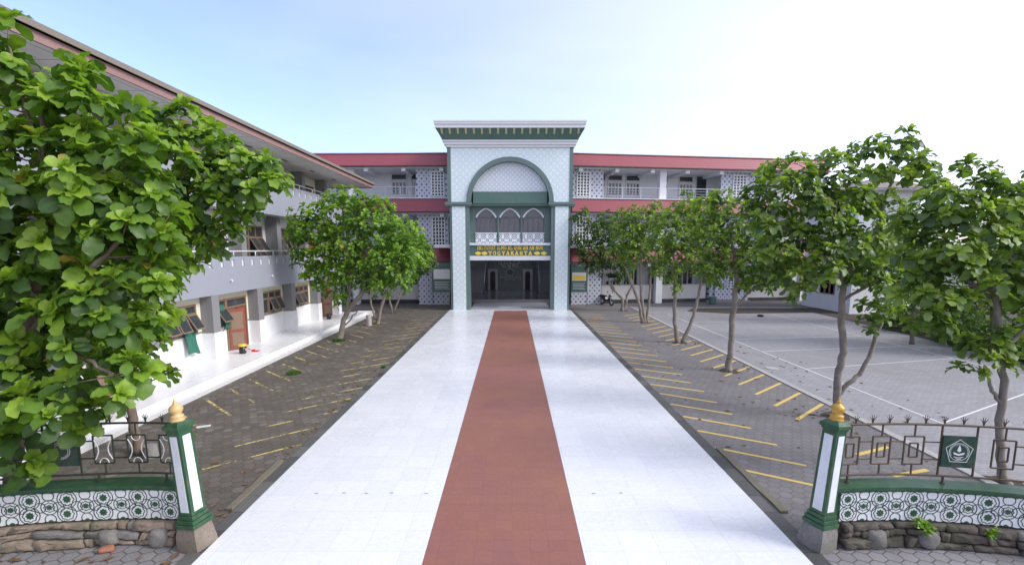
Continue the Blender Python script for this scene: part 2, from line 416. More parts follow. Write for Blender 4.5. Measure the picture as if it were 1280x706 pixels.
M['leaf_right'] = leafmat('mid_green_leaves', (.27, .37, .06), (.14, .22, .05), (.055, .10, .035), .42)
M['leaf_far'] = leafmat('dark_green_leaves', (.15, .235, .045), (.075, .14, .035), (.03, .07, .025))
M['leaf_yellow'] = leafmat('yellowish_leaves', (.36, .33, .04), (.20, .20, .03), (.12, .09, .03))
M['weed'] = leafmat('bright_weed', (.28, .42, .04), (.14, .28, .03), (.06, .14, .02))

def stone_mat(name, c1, c2, moss):
    t = NT(name)
    n = t.noise(3.5, 7, .7); n2 = t.noise(1.6, 4); n3 = t.noise(22, 5, .7)
    cc = t.mix(t.ramp(n, [(.3, 0.0), (.7, 1.0)]), c1, c2); cc = t.mix(t.ramp(n2, [(.45, 0.0), (.65, .7)]), cc, moss)
    cc = t.mix(1.0, cc, t.ramp(n3, [(.3, .75), (.7, 1.1)]), 'MULTIPLY')
    t.base(cc); t.rough(.85); t.bump(t.math('ADD', n3, n), .7, .02); return t.m
M['stone_left'] = stone_mat('brown_river_stone', (.20, .15, .11), (.38, .30, .235), (.16, .15, .09))
M['stone_right'] = stone_mat('dark_brown_stone', (.075, .06, .048), (.16, .13, .11), (.09, .09, .055))
M['stone_foot'] = stone_mat('brown_grey_foot_stone', (.19, .155, .125), (.29, .235, .195), (.13, .12, .08))
M['stone_grey'] = stone_mat('grey_boulder', (.17, .16, .155), (.27, .255, .24), (.13, .125, .10))
M['mortar_l'] = paint('brown_mortar', (.085, .065, .048), .95, .3, 4, bump=.6)
M['mortar_r'] = paint('dark_mortar', (.04, .034, .028), .95, .3, 4, bump=.6)

# ================================================================== SETTING
def sheet(name, pts, z, mat, thick=0):
    mb = MB()
    if thick: mb.poly(pts, lambda p: (p[0], p[1], z - thick), lambda p: (p[0], p[1], z))
    else: mb.add([(x, y, z) for x, y in pts], [tuple(range(len(pts)))])
    return tag(mb.build(name, mat), kind='structure')

CL = -0.12       # centre line of the walkway
sheet('ground', [(-400, -60), (400, -60), (400, 900), (-400, 900)], -0.02, M['asphalt'])
def grid_sheet(name, x0, x1, y0, y1, z, mat): return sheet(name, [(x0, y0), (x1, y0), (x1, y1), (x0, y1)], z, mat)
grid_sheet('left_pavement', -12.5, -5.0, 7.6, 43.2, 0.0, M['hex_left'])
grid_sheet('right_pavement', 4.7, 10.0, 7.6, 43.2, 0.0, M['hex_right'])
grid_sheet('street_pavement', -30, 30, -6, 7.6, -0.004, M['hex_front'])
grid_sheet('court', 10.0, 34, 7.6, 40.6, 0.0, M['court'])
grid_sheet('yard', 10.0, 40, 40.6, 50, -0.002, M['asphalt'])
# walkway with its tiled red band and dark border
mb = MB(); mb.box(-4.98, -1.4, 1, 38.25, -.01, .05); mb.box(1.15, 4.68, 1, 38.25, -.01, .05); mb.box(-1.4, 1.15, 37.7, 38.25, -.01, .05)
tag(mb.build('walkway', M['tile'], bevel=.004), kind='structure')
mb = MB(); mb.box(-1.397, 1.147, 1, 37.697, -.01, .052); tag(mb.build('red_path', M['red']), kind='structure')
mb = MB(); mb.box(-5.24, -4.983, 1, 38.2, -.01, .035); mb.box(4.683, 4.98, 1, 38.2, -.01, .035)
tag(mb.build('path_border', M['dark_stone']), kind='structure')
# concrete strip between parking bay and court
mb = MB(); mb.box(9.98, 10.2, 7.7, 40.5, -.01, .03); tag(mb.build('court_edging', M['kerb']), kind='structure')
# dark patch at the far end of the court
ptsp = [(13.8, 37.6), (16.5, 36.3), (21, 36.6), (25.5, 37.2), (27, 39.2), (20, 39.9), (15, 39.6)]
sheet('dark_patch', ptsp, 0.004, M['soil'])
sheet('tree_shade_sheet', [(21.3, 8), (40, 8), (40, 40), (23.5, 40), (23.0, 30)], 0.008, M['soil'])  # dark sheet stands in for the tree shade on this ground
# painted parking bays
def stripe(mb, a, b, w, z):
    a = Vector((*a, 0)); b = Vector((*b, 0)); d = (b - a).normalized(); n = Vector((-d.y, d.x, 0)) * w / 2
    mb.add([(*(a - n).xy, z), (*(b - n).xy, z), (*(b + n).xy, z), (*(a + n).xy, z)], [(0, 1, 2, 3)])
mb = MB()
for k in range(24):
    y = 10.27 + k * 1.13; stripe(mb, (5.05, y), (6.68 + random.uniform(-.1, .1), y - .95 + random.uniform(-.05, .05)), .095, .004)
for k in range(19):
    y = 13.4 + k * 1.2; stripe(mb, (8.27, y), (9.9, y + 1.4), .11, .004)
stripe(mb, (8.3, 11.0), (9.4, 11.45), .12, .004); stripe(mb, (8.3, 9.9), (9.3, 10.2), .12, .004)
tag(mb.build('right_parking_lines', M['yellow_new']), kind='structure')
mb = MB()
for k in range(20):
    y = 11.62 + k * 1.25; stripe(mb, (-5.33, y), (-6.95, y - 1.4), .075, .004)
for k in range(16):
    y = 12.4 + k * 1.27; stripe(mb, (-8.3, y), (-9.95, y + 1.5), .085, .004)
tag(mb.build('left_parking_lines', M['yellow_old']), kind='structure')
mb = MB()
def cline(a, b, w=.055): stripe(mb, a, b, w, .004)
cline((11.8, 36), (12.2, 12.9)); cline((19.6, 36), (20, 17)); cline((12.3, 13.14), (20, 17.2)); cline((12.1, 19.3), (19.9, 21.2), .05)
cline((12, 22.7), (19.7, 23.9)); cline((11.95, 25.8), (19.75, 26.8)); cline((11.85, 32), (19.65, 32.8), .05)
tag(mb.build('court_lines', M['white_line']), kind='structure')
# old mossy kerb pieces beside the walkway
def kerb_piece(name, a, b, w, mat, label):
    a = Vector((*a, 0)); b = Vector((*b, 0)); d = b - a; L = d.length; mb = MB()
    n = 9; vs = []
    dn = d.normalized(); s = Vector((-dn.y, dn.x, 0))
    for i in range(n + 1):
        c = a + d * i / n + s * random.uniform(-.015, .015); h = random.uniform(.045, .065)
        vs += [c - s * w/2 - Vector((0,0,.02)), c - s * w * .42 + Vector((0,0,h)), c + s * w * .42 + Vector((0,0,h*.95)), c + s * w/2 - Vector((0,0,.02))]
    fs = []
    for i in range(n):
        for j in range(3): fs.append((i*4+j, (i+1)*4+j, (i+1)*4+j+1, i*4+j+1))
    fs += [(0, 1, 2, 3), (n*4+3, n*4+2, n*4+1, n*4)]
    mb.add(vs, fs); return tag(mb.build(name, mat, auto=50), label, 'kerb')
kerb_piece('loose_kerb', (-5.34, 8.5), (-5.36, 10.6), .15, M['mossy'], 'loose weathered kerb block lying by the left walkway edge')
kerb_piece('loose_kerb', (5.08, 8.4), (5.09, 11.3), .17, M['mossy'], 'long mossy kerb block beside the right walkway edge')

# ================================================================== TOWER GATE
YT = 38.19; PXM = None
tw = empty('gate_tower', (CL, YT, 0))
tag(tw, 'tall pale patterned entrance tower with green arch and flared cornice', 'entrance tower')
XL, XR = -5.0, 4.72            # upper body
TYB = 44.0                     # back of tower
# upper patterned front with arch opening
cx_a, zs, Ro, Ri = -0.15, 8.52, 3.40, 3.05
def arc(R_, n=32, a0=0, a1=math.pi): return [(cx_a + R_ * math.cos(a0 + (a1 - a0) * i / n), zs + R_ * 1.0 * math.sin(a0 + (a1 - a0) * i / n)) for i in range(n + 1)]
mb = MB()
outer = []
xl, xr, zt = XL + .27, XR - .27, 12.62
for (x, z) in arc(Ro):
    dx, dz = x - cx_a, z - zs
    tt = min(((xr - cx_a) / dx) if dx > 1e-6 else 1e9, ((xl - cx_a) / dx) if dx < -1e-6 else 1e9, ((zt - zs) / dz) if dz > 1e-6 else 1e9)
    outer.append((cx_a + dx * tt, zs + dz * tt))
pts = []
# insert the two top corners as radial samples
def withcorners():
    A = []
    ac = [math.atan2(zt - zs, xr - cx_a), math.atan2(zt - zs, xl - cx_a)]
    angs = sorted([math.pi * i / 32 for i in range(33)] + ac)
    o = []; inn = []
    for a in angs:
        dx, dz = math.cos(a), math.sin(a)
        tt = min(((xr - cx_a) / dx) if dx > 1e-6 else 1e9, ((xl - cx_a) / dx) if dx < -1e-6 else 1e9, ((zt - zs) / dz) if dz > 1e-6 else 1e9)
        o.append((cx_a + dx * tt, zs + dz * tt)); inn.append((cx_a + Ro * dx, zs + Ro * dz))
    return o, inn
o_, i_ = withcorners()
mb.ring(o_, i_, lambda p: (p[0], YT, p[1]), lambda p: (p[0], YT + .4, p[1]), closed=False)
mb.build('patterned_front', M['tower_tile'], tw)
# corner strips, side and back walls, top
mb = MB()
mb.box(XL, XL + .268, YT - .03, TYB, 8.3, 12.62); mb.box(XR - .268, XR, YT - .03, TYB, 8.3, 12.62)
mb.box(XL + .27, XR - .27, TYB - .3, TYB, 5.0, 12.62)
mb.build('side_wall', M['tower_green'], tw)
# arch band
mb = MB(); mb.ring(arc(Ro), arc(Ri), lambda p: (p[0], YT - .10, p[1]), lambda p: (p[0], YT + .7, p[1]), closed=False)
mb.build('arch_band', M['tower_green'], tw, auto=30)
# ledge between upper body and pillars
for a_, b_ in ((XL - .22, cx_a - Ri + .06), (cx_a + Ri - .06, XR + .22)):
    mb = MB(); mb.box(a_, b_, YT - .16, YT + .9, 8.30, 8.50)
    mb.box(a_ + .08, b_ - .07, YT - .1, YT + .86, 8.18, 8.298); mb.build('ledge', M['tower_green'], tw)
# pillars with patterned faces
for sx in (-1, 1):
    if sx < 0: a, b = -4.86, -3.36
    else: a, b = 3.07, 4.58
    pa = MB(); pa.box(a, b, YT + .02, YT + 1.3, 0, 8.178)
    p_ = pa.build('pillar', M['tower_green'], tw)
    ia, ib = (a + .17, b - .3) if sx < 0 else (a + .3, b - .17)
    fb = MB(); fb.box(ia, ib, YT - .025, YT + .018, .01, 8.176); fb.build('patterned_face', M['tower_tile_fine' if 0 else 'tower_tile'], p_)
# tympanum and lintel band inside the arch
mb = MB(); mb.poly([(x, z) for x, z in arc(Ri - .003, 32, math.asin(.82 / Ri), math.pi - math.asin(.82 / Ri))], lambda p: (p[0], YT + .35, p[1]), lambda p: (p[0], YT + .6, p[1]))
mb.build('tympanum', M['tower_tile_fine'], tw)
mb = MB(); mb.box(cx_a - 2.9, cx_a + 2.9, YT + .22, YT + .9, 8.42, 9.33); mb.box(cx_a - 3.2, cx_a + 3.2, YT + .3, YT + .9, 8.25, 8.418); mb.build('arch_lintel', M['deep_green'], tw)
# recessed storey with three pointed windows
YR = YT + .85
def zat(py, Y): return at(640, py, Y).z
def xat(px, Y, py=300): return at(px, py, Y).x
zc0 = zat(303.5, YR)
mb = MB()
wins = [(xat(594.6, YR), xat(621, YR)), (xat(624, YR), xat(650.5, YR)), (xat(653, YR), xat(680, YR))]
z0w, zsp, zap = zat(292, YR), zat(271, YR), zat(260, YR)
edges = [-3.5] + [e for w in wins for e in w] + [3.2]
for i in range(0, len(edges), 2): mb.box(edges[i], edges[i+1], YR, YR + .3, 4.9, zap + .12)
def pointed(x0, x1, n=8):
    xm = (x0 + x1) / 2; w = (x1 - x0) / 2; L = []
    for i in range(n + 1):
        t = i / n; q = t ** 1.5; L.append((x0 + w * q, zsp + (zap - zsp) * (.62 * (1 - (1 - q) ** 2.6) + .38 * q)))
    Rr = [(2 * xm - x, z) for x, z in L[::-1][1:]]
    return L + Rr
for x0, x1 in wins:                                         # spandrels above the pointed heads
    P_ = pointed(x0, x1); top = [(x, zap + .12) for x, z in P_]
    mb.ring(top, P_, lambda p: (p[0], YR, p[1]), lambda p: (p[0], YR + .3, p[1]), closed=False)
mb.box(-3.5, 3.2, YR, YR + .3, zap + .122, 8.42)
mb.build('recessed_wall', M['tower_green'], tw)
for x0, x1 in [(xat(622.2, YR), xat(623.6, YR)), (xat(651, YR), xat(652.6, YR))]:
    m2 = MB(); m2.box(x0, x1, YR - .10, YR - .002, 4.9, 8.25); m2.build('mullion', M['tower_green'], tw)
for x0, x1 in wins:
    P_ = pointed(x0, x1)
    m2 = MB(); inn = [(x0 + .1 + (x - x0) * (1 - .2 / (x1 - x0)), z - .10) for x, z in P_]
    m2.ring(P_, inn, lambda p: (p[0], YR - .06, p[1]), lambda p: (p[0], YR + .1, p[1]), closed=False)
    w = m2.build('pointed_window', M['soft_white'], tw)
    g = MB(); g.poly([(x0 + .01, zat(305, YR))] + inn + [(x1 - .01, zat(305, YR))], lambda p: (p[0], YR + .16, p[1]), lambda p: (p[0], YR + .2, p[1]))
    g.build('pane', M['glass_grey'], w)
    f_ = MB()
    f_.box(x0, x1, YR + .06, YR + .14, zsp - .06, zsp + .04)
    for q in (.02, .26, .5, .74, .98): xx = x0 + (x1 - x0) * q; f_.box(xx - .03, xx + .03, YR + .07, YR + .13, z0w, zsp - .062)
    f_.build('frame', M['hall_grey'], w)
    pp = MB(); pp.box(x0, x1, YR - .05, YR + .05, zat(303.8, YR), zat(292.3, YR)); pp.build('patterned_parapet', M['porch_pattern'], tw)
    pr = MB(); pr.box(x0 - .02, x1 + .02, YR - .09, YR + .058, zat(292.3, YR) + .001, zat(291.3, YR) + .03); pr.build('parapet_rail', M['soft_white'], tw)
# sign beam
YS = YT + .35
x0s, x1s = xat(587, YS), xat(688.3, YS)
mb = MB(); mb.box(x0s, x1s, YS - .14, YS + .5, zat(306.6, YS - .1), zat(303.6, YS - .1)); mb.build('upper_beam', M['soft_white'], tw)
mb = MB(); mb.box(x0s, x1s, YS, YS + .49, zat(319.8, YS), zat(306.6, YS) - .003); sgn = mb.build('sign_board', M['deep_green'], tw)
mb = MB(); mb.box(x0s, x1s, YS - .12, YS + 1.3, zat(325.3, YS), zat(319.8, YS) - .003); mb.build('lower_beam', M['soft_white'], tw)
# slab-serif lettering built from strokes (grid 0..4 wide, 0..6 high)
GL = {
 'I': ([((1, 0), (1, 6))], 2), 'N': ([((.6, 0), (.6, 6)), ((.6, 6), (3.4, 0)), ((3.4, 0), (3.4, 6))], 4),
 'S': ([((3.4, 5), (2.7, 6)), ((2.7, 6), (1.2, 6)), ((1.2, 6), (.5, 5)), ((.5, 5), (.8, 3.6)), ((.8, 3.6), (3, 2.6)), ((3, 2.6), (3.4, 1.2)), ((3.4, 1.2), (2.7, 0)), ((2.7, 0), (1.2, 0)), ((1.2, 0), (.5, 1))], 4),
 'T': ([((2, 0), (2, 6)), ((.3, 6), (3.7, 6)), ((.3, 6), (.3, 5)), ((3.7, 6), (3.7, 5))], 4),
 'U': ([((.6, 6), (.6, 1)), ((.6, 1), (1.4, 0)), ((1.4, 0), (2.6, 0)), ((2.6, 0), (3.4, 1)), ((3.4, 1), (3.4, 6))], 4),
 'L': ([((.8, 0), (.8, 6)), ((.2, 0), (3.4, 0)), ((3.4, 0), (3.4, 1.2))], 3.8), 'M': ([((.5, 0), (.5, 6)), ((.5, 6), (2.4, 2)), ((2.4, 2), (4.3, 6)), ((4.3, 6), (4.3, 0))], 4.8),
 'A': ([((.4, 0), (2, 6)), ((2, 6), (3.6, 0)), ((1.2, 2), (2.9, 2))], 4), 'Q': ([((1.2, 0), (2.8, 0)), ((2.8, 0), (3.5, 1.5)), ((3.5, 1.5), (3.5, 4.5)), ((3.5, 4.5), (2.8, 6)), ((2.8, 6), (1.2, 6)), ((1.2, 6), (.5, 4.5)), ((.5, 4.5), (.5, 1.5)), ((.5, 1.5), (1.2, 0)), ((2.2, 1.2), (3.2, -1.2))], 4),
 'R': ([((.7, 0), (.7, 6)), ((.7, 6), (2.8, 6)), ((2.8, 6), (3.4, 5)), ((3.4, 5), (3.4, 4)), ((3.4, 4), (2.8, 3)), ((2.8, 3), (.7, 3)), ((2, 3), (3.6, 0))], 4),
 "'": ([((.5, 6), (.5, 4.6))], 1), 'Y': ([((.4, 6), (2, 3)), ((3.6, 6), (2, 3)), ((2, 3), (2, 0))], 4),
 'O': ([((1.2, 0), (2.8, 0)), ((2.8, 0), (3.5, 1.5)), ((3.5, 1.5), (3.5, 4.5)), ((3.5, 4.5), (2.8, 6)), ((2.8, 6), (1.2, 6)), ((1.2, 6), (.5, 4.5)), ((.5, 4.5), (.5, 1.5)), ((.5, 1.5), (1.2, 0))], 4),
 'G': ([((3.4, 4.6), (2.7, 6)), ((2.7, 6), (1.2, 6)), ((1.2, 6), (.5, 4.5)), ((.5, 4.5), (.5, 1.5)), ((.5, 1.5), (1.2, 0)), ((1.2, 0), (2.8, 0)), ((2.8, 0), (3.4, 1)), ((3.4, 1), (3.4, 2.6)), ((2.2, 2.6), (3.8, 2.6))], 4),
 'K': ([((.7, 0), (.7, 6)), ((3.4, 6), (.9, 2.6)), ((1.7, 3.4), (3.6, 0))], 4), '-': ([((.4, 3), (2, 3))], 2.4),
}
SER = {'I': [(1, 0), (1, 6)], 'N': [(.6, 0), (.6, 6), (3.4, 6)], 'T': [(2, 0)], 'U': [(.6, 6), (3.4, 6)], 'L': [(.8, 6)], 'M': [(.5, 0), (.5, 6), (4.3, 6), (4.3, 0)],
       'A': [(.4, 0), (3.6, 0)], 'R': [(.7, 0), (.7, 6), (3.6, 0)], 'Y': [(.4, 6), (3.6, 6), (2, 0)], 'K': [(.7, 0), (.7, 6), (3.4, 6), (3.6, 0)]}
def letters(mb, text, xc, z0, h, width, y0, y1, sw=1.25, gap=1.0, space=2.2):
    tot = sum((GL[c][1] + gap) if c != ' ' else space for c in text) - gap
    s = h / 6; sx = width / tot; x = xc - width / 2; k = 0
    def seg(a, b, w):
        nonlocal k
        ax, az, bx_, bz = x + a[0]*sx, z0 + a[1]*s, x + b[0]*sx, z0 + b[1]*s
        d = Vector((bx_-ax, bz-az)); L = d.length; d /= L; n = Vector((-d.y, d.x)) * w / 2; e = d * w * .3
        q = [(ax-e.x-n.x, az-e.y-n.y), (bx_+e.x-n.x, bz+e.y-n.y), (bx_+e.x+n.x, bz+e.y+n.y), (ax-e.x+n.x, az-e.y+n.y)]
        k += 1; dy = (k % 7) * .0015
        mb.poly(q, lambda p: (p[0], y0 - dy, p[1]), lambda p: (p[0], y1, p[1]))
    for c in text:
        if c == ' ': x += space * sx; continue
        for a, b in GL[c][0]:
            vert = abs(a[0] - b[0]) < .3
            seg(a, b, sw * sx * (1.0 if (vert or abs(a[1]-b[1]) > 2) else .62))
        for q in SER.get(c, []): seg((q[0] - .75, q[1]), (q[0] + .75, q[1]), .55 * sx)
        x += (GL[c][1] + gap) * sx
mb = MB(); sxc = (x0s + x1s) / 2
letters(mb, "INSTITUT ILMU AL QUR'AN AN NUR", xat(637.6, YS), zat(312.0, YS), .30, xat(679, YS) - xat(596.5, YS), YS - .05, YS, sw=1.0, gap=1.0)
letters(mb, "YOGYAKARTA", xat(637.6, YS), zat(318.7, YS), .28, xat(665, YS) - xat(611, YS), YS - .05, YS, sw=1.2, gap=1.9)
mb.build('lettering', M['yellow'], sgn)
for cxp in (597.5, 605.5, 671.5, 679.8):
    d_ = MB(); xx = xat(cxp, YS); zz = zat(316.6, YS); n = 16
    d_.poly([(xx + .25 * math.cos(2*math.pi*i/n) * (1 if i % 2 == 0 else .86), zz + .13 * math.sin(2*math.pi*i/n) * (1 if i % 4 else 1.15)) for i in range(n)], lambda p: (p[0], YS - .05, p[1]), lambda p: (p[0], YS, p[1]))
    d_.build('rosette_ornament', M['yellow'], sgn)
# cornice
def frustum(mb, x0, x1, y0, y1, z0, X0, X1, Y0, Y1, z1):
    mb.add([(x0,y0,z0),(x1,y0,z0),(x1,y1,z0),(x0,y1,z0),(X0,Y0,z1),(X1,Y0,z1),(X1,Y1,z1),(X0,Y1,z1)], [(0,3,2,1),(4,5,6,7),(0,1,5,4),(1,2,6,5),(2,3,7,6),(3,0,4,7)])
co = MB(); co.box(XL - .08, XR + .08, YT - .12, TYB + .1, 12.622, 12.80); co.box(XL - .2, XR + .2, YT - .22, TYB + .2, 12.803, 13.0); co.box(XL - .3, XR + .3, YT - .3, TYB + .3, 13.003, 13.12)
co.build('lower_cornice', M['white_paint'], tw)
co = MB(); frustum(co, XL - .32, XR + .32, YT - .32, TYB + .3, 13.122, XL - .72, XR + .72, YT - .82, TYB + .8, 13.86); co.build('cove', M['deep_green'], tw)
for i in range(18):
    xx = XL - .28 + (XR - XL + .56) * i / 17; b_ = MB()
    b_.add([(xx-.065, YT-.60, 13.5), (xx+.065, YT-.60, 13.5), (xx+.075, YT-.86, 13.855), (xx-.075, YT-.86, 13.855), (xx-.075, YT-.4, 13.42), (xx+.075, YT-.4, 13.42), (xx+.075, YT-.6, 13.855), (xx-.075, YT-.6, 13.855)],
           [(0,1,2,3),(4,7,6,5),(0,4,5,1),(1,5,6,2),(2,6,7,3),(3,7,4,0)])
    b_.build('bracket', M['pale_yellow'], tw)
co = MB(); co.box(XL - .76, XR + .76, YT - .9, TYB + .85, 13.862, 14.12); co.box(XL - .82, XR + .82, YT - .98, TYB + .95, 14.123, 14.28); co.box(XL - .85, XR + .85, YT - 1.02, TYB + 1, 14.283, 14.38)
co.build('upper_cornice', M['white_paint'], tw)
# porch and hall
mb = MB(); mb.box(-3.35, 3.06, YT + .12, 43.2, 0, .10); mb.build('porch_floor', M['porch'], tw)
mb = MB(); mb.box(-1.1, .75, YT + .9, YT + 2.1, .10, .115); mb.build('door_mat', M['soft_white'], tw)
hl = MB(); hl.box(-6.2, 6.2, 43.0, 53.2, 0, .38); hl.build('hall_floor', M['hall_floor'], tw)
hl = MB(); hl.box(-6.4, -6.203, 43.0, 53.4, 0, 5.2); hl.box(6.203, 6.4, 43.0, 53.4, 0, 5.2); hl.box(-6.2, 6.2, 53.2, 53.4, 0, 5.2)
hl.box(-6.2, -4.0, 43.9, 44.2, .38, 4.4); hl.box(4.0, 6.2, 43.9, 44.2, .38, 4.4); hl.build('hall_wall', M['hall_side'], tw)
hl = MB(); hl.box(-6.4, 6.4, YT + 1.3, 48.6, 5.0, 5.25); hl.box(-6.4, 6.4, 51.2, 53.4, 5.0, 5.25); hl.build('hall_ceiling', M['white_back'], tw)  # gap added between the slabs so skylight reaches the back panel
pn = MB(); pn.box(-2.6, 2.3, 52.9, 53.19, .385, 4.9); pnl = pn.build('marble_panel', M['hall_panel'], tw)
YB = 52.85
for x0p, x1p in ((609.5, 622), (653.6, 666)):
    x0, x1 = xat(x0p, YB), xat(x1p, YB); zt_ = zat(336, YB); xm = (x0+x1)/2; rr_ = (x1-x0)/2 - .26
    zc = zt_ - rr_ - .25
    inn = [(xm - rr_, .4)] + [(xm - rr_ * math.cos(math.pi*i/14), zc + rr_ * math.sin(math.pi*i/14)) for i in range(15)] + [(xm + rr_, .4)]
    out = [(x0, .4)] + [(x0 + (x1-x0) * i / 14, zt_) for i in range(15)] + [(x1, .4)]
    dm = MB(); dm.ring(out, inn, lambda p: (p[0], YB - .12, p[1]), lambda p: (p[0], YB + .04, p[1]), closed=False)
    d_ = dm.build('arched_doorway', M['porch'], tw)
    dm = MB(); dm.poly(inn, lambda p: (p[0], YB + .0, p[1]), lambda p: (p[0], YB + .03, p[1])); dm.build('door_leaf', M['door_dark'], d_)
lt = MB()
letters(lt, 'IIQ AN-NUR', xat(637.5, YB), zat(334, YB), .34, xat(648, YB) - xat(627, YB), YB - .02, YB + .06, sw=.9)
lt.build('wall_lettering', M['white_paint'], pnl); lt = MB()
letters(lt, "INSTITUT ILMU AL QUR'AN", xat(637.5, YB), zat(347.6, YB), .17, xat(650.5, YB) - xat(624.5, YB), YB - .02, YB + .06, sw=.8)
letters(lt, "AN NUR YOGYAKARTA", xat(637.5, YB), zat(350.2, YB), .15, xat(644, YB) - xat(631, YB), YB - .02, YB + .06, sw=.8)
lt.build('wall_lettering', M['white_paint'], pnl)
# cursive line above the letters: joined strokes, loops and dots
cu = MB(); xx = xat(622.5, YB); zz = zat(329.5, YB); Wd = xat(652, YB) - xx
pp = []
for i in range(60):
    t = i / 59; pp.append((xx + Wd * t, YB, zz + .11 * math.sin(t * 37) * (1 if (i // 7) % 2 else .4) + .05 * math.sin(t * 90)))
for a in range(0, 58, 15): cu.tube(pp[a:a+12], .03, 4)
for q in (.08, .2, .45, .62, .83): cu.box(xx + Wd*q, xx + Wd*q + .06, YB - .03, YB + .03, zz + .17, zz + .23); cu.box(xx + Wd*(q+.05), xx + Wd*(q+.05) + .05, YB - .03, YB + .03, zz - .02, zz + .32)
cu.build('cursive_line', M['white_paint'], pnl)
em = MB(); ex, ez = xat(637.5, YB), zat(340.2, YB)
pent = lambda r: [(ex + r * math.sin(2*math.pi*i/5), ez + r * .92 * math.cos(2*math.pi*i/5)) for i in range(5)]
em.ring(pent(.52), pent(.44), lambda p: (p[0], YB - .02, p[1]), lambda p: (p[0], YB + .05, p[1]))
em.build('emblem_outline', M['white_paint'], pnl)
em = MB(); em.poly(pent(.42), lambda p: (p[0], YB, p[1]), lambda p: (p[0], YB + .04, p[1])); em.build('emblem', M['tower_green'], pnl)
for sx in (-1, 1):     # staircases on both sides of the hall
    for i in range(11):
        pass
    st = MB()
    for i in range(12):
        a = 2.9 + .0; st.box(sx * 2.75 if sx > 0 else -6.1, 6.1 if sx > 0 else -2.95, 49.2 + .32 * i, 49.2 + .32 * (i + 1) - .003, .385, .38 + .2 * (i + 1))
    st.build('staircase', M['hall_side'], tw)
    rl = MB()
    for i in range(5):
        xx = sx * 4.5 + (0 if sx > 0 else 0); rl.tube([(sx * 2.85, 49.3 + i * .9, .6 + i * .55), (sx * 2.85, 49.3 + i * .9, 1.5 + i * .55)], .03, 5)
    rl.tube([(sx * 2.85, 49.3, 1.5), (sx * 2.85, 52.9, 3.7)], .04, 6); rl.build('handrail', M['grey_metal'], tw)

# ================================================================== MAIN BUILDING (two wings behind the tower)
main = empty('college_building', (0, 42, 0))
tag(main, 'white building with red metal canopies and dotted screens on both sides of the tower', 'building')
def Pwing(ox, oy, ang):
    c, s = math.cos(ang), math.sin(ang)
    return lambda u, w, z: (ox + u * c - w * s, oy + u * s + w * c, z)       # u along, w backwards
FL = [(3.80, 4.95), (8.04, 9.16), (11.84, 12.9)]          # red canopies
FZ = [0.2, 5.0, 9.2]
def grid_window(P, u0, u1, z0, z1, nu, nz, parent):
    f = MB(); w = .045
    for i in range(nu + 1): uu = u0 + (u1-u0) * i / nu; f.box(uu - w, uu + w, -.10, .12, z0, z1, P)
    for j in range(nz + 1): zz = z0 + (z1-z0) * j / nz; f.box(u0 - w, u1 + w, -.07, .10, zz - w, zz + w, P)
    o = f.build('grid_window', M['white_paint'], parent)
    g = MB(); g.box(u0, u1, .14, .17, z0, z1, P); g.build('pane', M['glass'], o)
